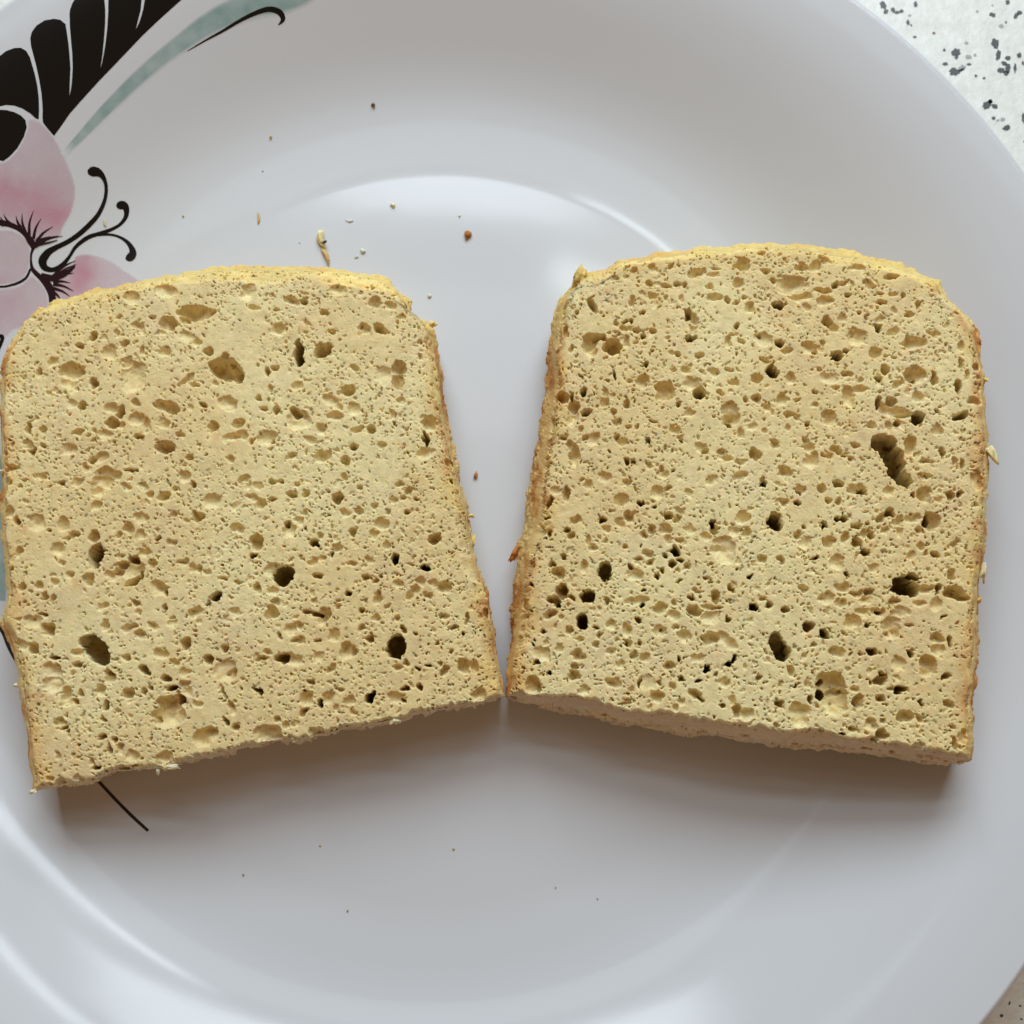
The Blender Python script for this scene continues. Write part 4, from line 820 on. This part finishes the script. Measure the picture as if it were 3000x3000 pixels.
    # distance to the cut's own rim, per side (mm, approximate)
    Wd = np.linalg.norm(G[-1, NV // 2] - G[0, NV // 2])
    Hd = np.linalg.norm(G[NU // 2, -1] - G[NU // 2, 0])
    uu, vv = u[..., 0] * np.ones((1, NV)), v[..., 0] * np.ones((NU, 1))
    dl, dr, db_, dt = uu * Wd, (1 - uu) * Wd, vv * Hd, (1 - vv) * Hd
    dmin = np.minimum(np.minimum(dl, dr), np.minimum(db_, dt))
    Z = Z - 0.55 * (1 - smooth(0, 0.9, dmin)) ** 2
    for k, d in (('top', dt), ('left', dl), ('right', dr), ('bottom', db_)):
        dz, wd, sh = edge_fall[k]
        wn = wd * (1 + .9 * fbm(G[..., 0], G[..., 1], 5, 3 + seed, 3, .6))
        Z = Z - dz * (1 - smooth(0, 1, d / np.maximum(wn, .4)) ** sh)
    Z[[0, -1], :] = np.maximum(Z[[0, -1], :], -3.2)
    Z[:, [0, -1]] = np.maximum(Z[:, [0, -1]], -3.6)
    # ---- colour of the crumb: soft patches, browning and yellow towards the crust
    gxv, gyv = G[..., 0], G[..., 1]
    n1 = fbm(gxv, gyv, 16, 1 + seed, 3)[..., None]
    n2 = fbm(gxv, gyv, 5, 4 + seed, 3)[..., None]
    c = CRUMB_A + (CRUMB_B - CRUMB_A) * np.clip(.5 + 1.6 * n1, 0, 1) + (CRUMB_C - CRUMB_A) * np.clip(1.4 * n2, 0, 1)
    ed = fbm(gxv, gyv, 6, 2 + seed, 3)
    gt = (1 - smooth(0, 5.0 + 4 * ed, dt))[..., None]
    bw = band * (1 + .9 * fbm(gxv, gyv, 5, 3 + seed, 3, .6))
    gband = (1 - smooth(.75, 1.05, dt / np.maximum(bw, .4)))[..., None]
    gs = (1 - smooth(0, np.maximum(3.6 + 7 * ed, .5), np.minimum(dl, dr)))[..., None]
    brn = np.clip(.02 + 2.8 * fbm(gxv, gyv, 5.5, 5 + seed, 4, .65), 0, .85)[..., None]
    c = c * (1 - .4 * gt) + YELLOW * (.4 * gt)
    c = c * (1 - .62 * gband) + (YELLOW * (1 + .5 * ed[..., None])) * (.62 * gband)
    sp = np.clip(.35 + 1.5 * fbm(gxv, gyv, 9, 6 + seed, 2), 0, 1)[..., None]
    side_c = YELLOW * (1 - sp) + GOLD * sp
    side_c = side_c * (1 - brn) + BROWN * brn
    c = c * (1 - .7 * gs) + side_c * (.7 * gs)
    lump = np.clip(fbm(gxv, gyv, 2.2, 7 + seed, 2) - .36, 0, 1)[..., None] * 2.2
    c = c * (1 - lump * .5) + GOLD * (lump * .5)
    gb = (1 - smooth(0, 1.4, db_))[..., None]
    c = c * (1 - .35 * gb) + np.array((.74, .65, .42)) * (.35 * gb)
    GX, GY = gxv.copy(), gyv.copy()
    for cx, cy, rx, ry, rot in deep:                     # the deepest holes widen below the surface
        dx, dy = gxv - cx, gyv - cy
        m = (np.abs(dx) < max(rx, ry)) & (np.abs(dy) < max(rx, ry))
        if not m.any():
            continue
        co, si = math.cos(rot), math.sin(rot)
        d = np.sqrt(((co * dx[m] + si * dy[m]) / rx) ** 2 + ((-si * dx[m] + co * dy[m]) / ry) ** 2)
        g = smooth(1.5, 6.0, -Z[m]) * (1 - smooth(.9, 1.0, d)) * .6
        GX[m] += dx[m] * g
        GY[m] += dy[m] * g
    V = np.stack([GX, GY, T + Z], -1).reshape(-1, 3)
    raw_mesh("crumb_face", V, grid_faces(NU, NV)[:, ::-1], M_CRUMB, root, col=c.reshape(-1, 3))
    # ---- the sides: loop bottom -> right -> top -> left
    order = [('bottom', 1), ('right', 1), ('top', -1), ('left', -1)]
    zi = {'bottom': Z[:, 0], 'right': Z[-1, :], 'top': Z[:, -1], 'left': Z[0, :]}

    def strip(name, keys, colour):
        I, O, D, ZE, SD, L0 = [], [], [], [], [], 0
        for k, sg in keys:
            I.append(inner[k][::sg])
            O.append(outer[k][::sg])
            D.append(drop[k][::sg])
            ZE.append(zi[k][::sg])
            SD += [k] * len(inner[k])
        for a in range(1, len(I)):
            I[a], O[a], D[a], ZE[a] = I[a][1:], O[a][1:], D[a][1:], ZE[a][1:]
        I, O, D, ZE = np.vstack(I), np.vstack(O), np.concatenate(D), np.concatenate(ZE)
        n = len(I)
        L = np.concatenate([[0], np.cumsum(np.linalg.norm(np.diff(O, axis=0), axis=1))]) + seed * 13
        cl = np.array([0.5 * (G[0, 0] + G[-1, -1])]).mean(0)
        tv = np.gradient(O, axis=0)
        tv /= np.linalg.norm(tv, axis=1)[:, None] + 1e-9
        on = np.stack([tv[:, 1], -tv[:, 0]], 1)
        on *= np.sign(((O - cl) * on).sum(1))[:, None]
        k = np.hanning(41)
        k /= k.sum()
        on = np.stack([np.convolve(np.pad(on[:, q], 20, mode='edge'), k, 'valid') for q in (0, 1)], 1)
        kk = np.hanning(181)
        kk /= kk.sum()
        ZL = np.convolve(np.pad(ZE, 90, mode='edge'), kk, 'valid')
        ks = np.hanning(121)
        ks /= ks.sum()
        IS = np.stack([np.convolve(np.pad(I[:, q], 60, mode='reflect', reflect_type='odd'), ks, 'valid') for q in (0, 1)], 1)
        rows, zs, ss = [], [], []
        na, nb = 26, 22
        for a in range(na):
            t = a / (na - 1)
            rows.append(IS + (O - IS) * (0.55 * math.sin(t * math.pi / 2) + 0.45 * t) + (I - IS) * (1 - t) ** 14)
            zs.append(T + ZE * (1 - t) ** 14 + ZL * (1 - (1 - t) ** 14) - np.minimum(D, T + ZL - .6) * (0.55 * (1 - math.cos(t * math.pi / 2)) + 0.45 * t))
            ss.append(np.full(n, t))
        for b in range(1, nb):
            t = b / (nb - 1)
            zb = np.maximum(T - D + ZL, .6) * (1 - t)
            rows.append(O - on * (0.25 + 0.9 * t ** 2))
            zs.append(zb)
            ss.append(np.full(n, 1 + t))
        Pxy, Zs, Sg = np.array(rows), np.array(zs), np.array(ss)
        arc = np.cumsum(np.concatenate([np.zeros((1, n)), np.sqrt(((Pxy[1:] - Pxy[:-1]) ** 2).sum(-1) + (Zs[1:] - Zs[:-1]) ** 2)]), 0)
        LL = L[None, :] * np.ones((len(rows), 1))
        dsp = 0.75 * fbm(LL, arc, 4.5, 3 + seed, 3, .6) + 0.50 * fbm(LL, arc, 1.3, 5 + seed, 3, .65) + 0.12 * vnoise(LL / .3, arc / .3, 4)
        pit = np.clip(fbm(LL, arc, 2.2, 1 + seed, 2) - .22, 0, 1) * -2.2 + np.clip(vnoise(LL / .7, arc / .7, 2 + seed) - .22, 0, 1) * -1.8
        wmm = np.linalg.norm(O - I, axis=1)[None]
        edge = smooth(0, .7, Sg) * (1 - .8 * smooth(1.7, 2.0, Sg))
        edge = edge * np.where(Sg < 1, np.clip(wmm / 2.2, .25, 1) * (1 - Sg) + Sg, 1)
        dsp = (dsp + pit * (2.0 if name == 'bottom_edge' else 1.0)) * edge
        Pxy = Pxy + on[None] * (dsp * smooth(0.2, 1.0, Sg))[..., None]
        Zs = Zs + dsp * (1 - smooth(.4, 1.2, Sg)) * 0.8 * np.clip(wmm / 2.2 - .2, 0, 1)
        Zs = np.maximum(Zs, 0.0)
        V = np.concatenate([Pxy, Zs[..., None]], -1)
        colr = colour(LL, arc, Sg, V)
        ctr = np.array([[*O.mean(0), 0.0]])
        return raw_mesh(name, V.reshape(-1, 3), grid_faces(len(rows), n)[:, ::-1], M_CRUST, root, col=colr.reshape(-1, 3)), V

    def crust_colour(LL, arc, Sg, V):
        a = np.clip(.45 + 1.3 * fbm(LL, arc, 11, 2 + seed, 3), 0, 1)[..., None]
        b = np.clip(.05 + 3.0 * fbm(LL, arc, 6, 6 + seed, 4, .65), 0, .92)[..., None]
        # the top of the loaf stayed yellow, the sides browned against the tin
        yn = (V[..., 1] - G[..., 1].min()) / (G[..., 1].max() - G[..., 1].min())
        topness = smooth(.80, .93, yn)[..., None]
        low = CRUMB_A * .55 + YELLOW * .45
        base = (low * (1 - .65 * a) + GOLD * (.65 * a)) * (1 - topness) + (YELLOW * (1 - .35 * a) + GOLD * (.35 * a)) * topness
        b = b * .9
        c = base * (1 - b * (1 - .75 * topness)) + BROWN * (b * (1 - .75 * topness))
        g = (1 - smooth(0, .22, Sg))[..., None]
        return c * (1 - .5 * g) + CRUMB_A * (.5 * g)

    def cut_colour(LL, arc, Sg, V):
        a = np.clip(.5 + 1.4 * fbm(LL, arc, 5, 2 + seed, 3), 0, 1)[..., None]
        c = PALE_CUT * (1 - .5 * a) + CRUMB_C * (.5 * a)
        d = smooth(1.0, 1.7, Sg + .5 * fbm(LL, arc, 3, 4, 2))[..., None]
        return c * (1 - .45 * d) + GOLD * (.45 * d)

    crust, V1 = strip("crust", [('right', 1), ('top', -1), ('left', -1)], crust_colour)
    bot, V2 = strip("bottom_edge", [('bottom', 1)], cut_colour)
    # underside
    loop = np.vstack([V2[-1], V1[-1][1:-1]])
    P = np.vstack([loop, [[*loop[:, :2].mean(0), 0.0]]])
    n = len(loop)
    F = np.array([((i + 1) % n, i, n) for i in range(n)])
    raw_mesh("underside", P, F, M_CRUST, root, col=np.tile(CRUMB_A, (len(P), 1)), shade=False)
    return root, fr, loop


slice_l, fr_l, loop_l = make_slice("bread_slice", "left bread slice with a thick yellow crust band along its top edge", LEFT, PORES_L, ORIGIN_L, PHI_L, 15.0, 3,
                                   dict(bottom=1.5, right=1.1, top=.7, left=.9),
                                   dict(top=(2.3, 3.6, .7), left=(.9, 1.6, 1), right=(1.4, 2.2, 1), bottom=(.3, .8, 1)), 3.4)
slice_r, fr_r, loop_r = make_slice("bread_slice", "right bread slice leaning on the plate wall, large slanted hole near its right side", RIGHT, PORES_R, ORIGIN_R, PHI_R, 15.0, 21,
                                   dict(bottom=.6, right=1.1, top=1.1, left=.8),
                                   dict(top=(.9, 1.8, 1), left=(.9, 2.0, 1), right=(.8, 1.5, 1), bottom=(.3, .8, 1)), 1.6)


# ------------------------------------------------------------------ loose crumbs
def crumb_mesh(name, px, py, L, W, Hh, rot, col, seed, parent=None, lump=.35, base=None):
    """A little torn lump (sizes in px of the photograph along / across, height mm) resting on the plate."""
    bm = bmesh.new()
    bmesh.ops.create_icosphere(bm, subdivisions=3, radius=1.0)
    V = np.array([v.co[:] for v in bm.verts])
    F = np.array([[v.index for v in f.verts] for f in bm.faces])
    bm.free()
    k = 1 + lump * 1.6 * (fbm(V[:, 0] + seed, V[:, 1] + V[:, 2] * 1.7, .8, seed, 3, .65)) + lump * fbm(V[:, 2] + seed * 3, V[:, 0] - V[:, 1], .35, seed + 2, 2)
    V = V * k[:, None]
    V = V * np.array([L * PX_MM * .53, W * PX_MM * .53, Hh * .5])
    bend = 0.25 * W * PX_MM * (V[:, 0] / (L * PX_MM * .5)) ** 2
    V[:, 1] += bend * (1 if seed % 2 else -1)
    c, s = math.cos(math.radians(-rot)), math.sin(math.radians(-rot))
    V = np.stack([c * V[:, 0] - s * V[:, 1], s * V[:, 0] + c * V[:, 1], V[:, 2]], 1)
    p = on_plate(np.array([px]), np.array([py]))[0] if base is None else np.array(base)
    V[:, 2] -= V[:, 2].min() + 0.04
    cc = np.array(col)[None] * (1 + .5 * fbm(V[:, 0] * 3 + seed, V[:, 1] * 3, .6, seed)[:, None])
    o = raw_mesh(name, V, F, M_CRUST, parent, col=np.clip(cc, 0.01, .9))
    o.location = p * S
    return o


TAN = (.62, .40, .16)
CREAM = (.78, .66, .36)
WHITE = (.72, .68, .56)
RUST = (.46, .19, .05)
DARK = (.16, .08, .03)
GREY = (.30, .28, .25)
CRUMBS = [
    (1094, 308, 14, 10, .6, 30, DARK, "dark brown crumb highest on the plate, under the top edge of the photo"),
    (794, 402, 10, 13, .6, 0, TAN, "tan crumb by itself on the plate's sloping wall, above the left slice"),
    (770, 501, 5, 5, .3, 0, GREY, "tiny grey speck of crumb on the sloping wall below the lone tan crumb"),
    (537, 634, 8, 7, .4, 0, TAN, "tiny orange crumb right of the painted stamens"),
    (759, 640, 38, 8, .5, 88, TAN, "thin upright tan splinter of crust above the left slice"),
    (307, 654, 22, 8, .3, 80, (.72, .52, .28), "pale orange sliver lying against the painted stamen fork"),
    (1153, 603, 18, 13, .8, 60, CREAM, "pale yellow crumb between the rust crumb and the tall torn crumb"),
    (1023, 648, 24, 9, .3, 10, WHITE, "faint flat white smear of crumb above the tall torn crumb"),
    (878, 712, 9, 5, .2, 40, GREY, "tiny grey speck left of the tall torn crumb"),
    (1064, 737, 17, 13, .7, 20, WHITE, "larger of two white crumbs right of the tall torn crumb"),
    (1045, 752, 13, 9, .4, -20, WHITE, "smaller of two white crumbs right of the tall torn crumb"),
    (1346, 634, 8, 8, .4, 0, CREAM, "tiny cream crumb just above the rust brown crumb"),
    (1372, 688, 24, 22, 1.1, 70, RUST, "rust brown crumb alone on the plate's flat well between the slices' tops"),
    (1258, 868, 14, 11, .5, 30, WHITE, "small white crumb beside the upper right corner of the left slice"),
    (1395, 1391, 12, 22, .8, 10, (.50, .24, .10), "reddish crumb in the gap between the two slices"),
    (713, 2563, 7, 7, .4, 0, (.30, .22, .12), "brownish speck lowest left on the plate below the left slice"),
    (938, 2476, 7, 9, .4, 0, TAN, "tan speck below the middle of the left slice"),
    (1329, 2487, 10, 9, .4, 20, (.66, .5, .22), "yellowish speck below the point where the slices meet"),
    (1019, 2667, 6, 9, .4, 10, RUST, "orange speck lowest of all on the plate"),
    (1628, 2600, 6, 7, .3, 0, TAN, "left one of two faint specks below the right slice"),
    (1750, 2632, 6, 8, .3, 0, TAN, "right one of two faint specks below the right slice"),
]
for i, (x, y, L, W, Hh, rot, col, lab) in enumerate(CRUMBS):
    q = .7 if L < 12 else .92
    o = crumb_mesh("bread_crumb", x, y, L * q, W * q, Hh * .8, rot, col, i + 2)
    tag(o, lab, "crumb", "loose crumbs scattered on the plate")
# the tall torn crumb with a dark seed stuck in it
t0 = on_plate(np.array([953.0]), np.array([735.0]))[0]
tc_root = empty("bread_crumb", t0 * S)
tag(tc_root, "tall torn cream and tan crumb with a dark seed, above the left slice", "crumb", "loose crumbs scattered on the plate")


def torn(nm, px, py, *a, **k):
    o = crumb_mesh(nm, px, py, *a, parent=tc_root, **k)
    o.location = (on_plate(np.array([float(px)]), np.array([float(py)]))[0] - t0) * S
    return o


torn("head", 941, 700, 48, 20, 1.3, 84, CREAM, 5)
torn("tail", 958, 753, 58, 14, .9, 68, TAN, 8)
o = torn("seed", 953, 716, 16, 8, .5, -25, (.05, .04, .03), 9)
o.location.z += 0.0009

CRUMBLE = (.72, .62, .40)
# torn flakes still hanging on the slices' edges
for root, fr, rows in ((slice_l, fr_l, [(1268, 952, 22, 14, 10, YELLOW, 13.0), (1378, 1512, 20, 8, -10, YELLOW, 9.0), (1386, 1585, 12, 30, 0, YELLOW, 8.0), (96, 2318, 16, 10, -30, CRUMBLE, 14.0),
                                         (462, 2262, 10, 16, 0, CRUMBLE, 13.5), (48, 2008, 14, 9, 20, CRUMBLE, 13.0), (6, 1380, 14, 6, 0, CRUMBLE, 13.5), (1160, 2112, 30, 16, -20, CRUMBLE, 13.5), (860, 2166, 20, 14, 0, CRUMBLE, 13.5), (500, 2246, 40, 14, -10, CRUMBLE, 14)]),
                       (slice_r, fr_r, [(2905, 1335, 22, 42, -25, CREAM, 12.0), (2878, 1676, 14, 38, 12, CRUMBLE, 12.5), (2888, 1113, 14, 10, 0, YELLOW, 12.5), (1704, 806, 36, 50, 10, YELLOW, 12.6), (1690, 830, 30, 34, 40, YELLOW, 12.4), (1510, 1622, 16, 44, 25, BROWN, 6.0), (2866, 1758, 16, 14, 0, GOLD, 12)])):
    for i, (x, y, L, W, rot, col, z) in enumerate(rows):
        p = fr.local(np.array([float(x)]), np.array([float(y)]), np.array([float(z)]))[0]
        crumb_mesh("flake", 0, 0, L, W, min(1.6, .05 * max(L, W)), rot, col, i + 31, parent=root, lump=.55, base=p - np.array([0, 0, .4]))
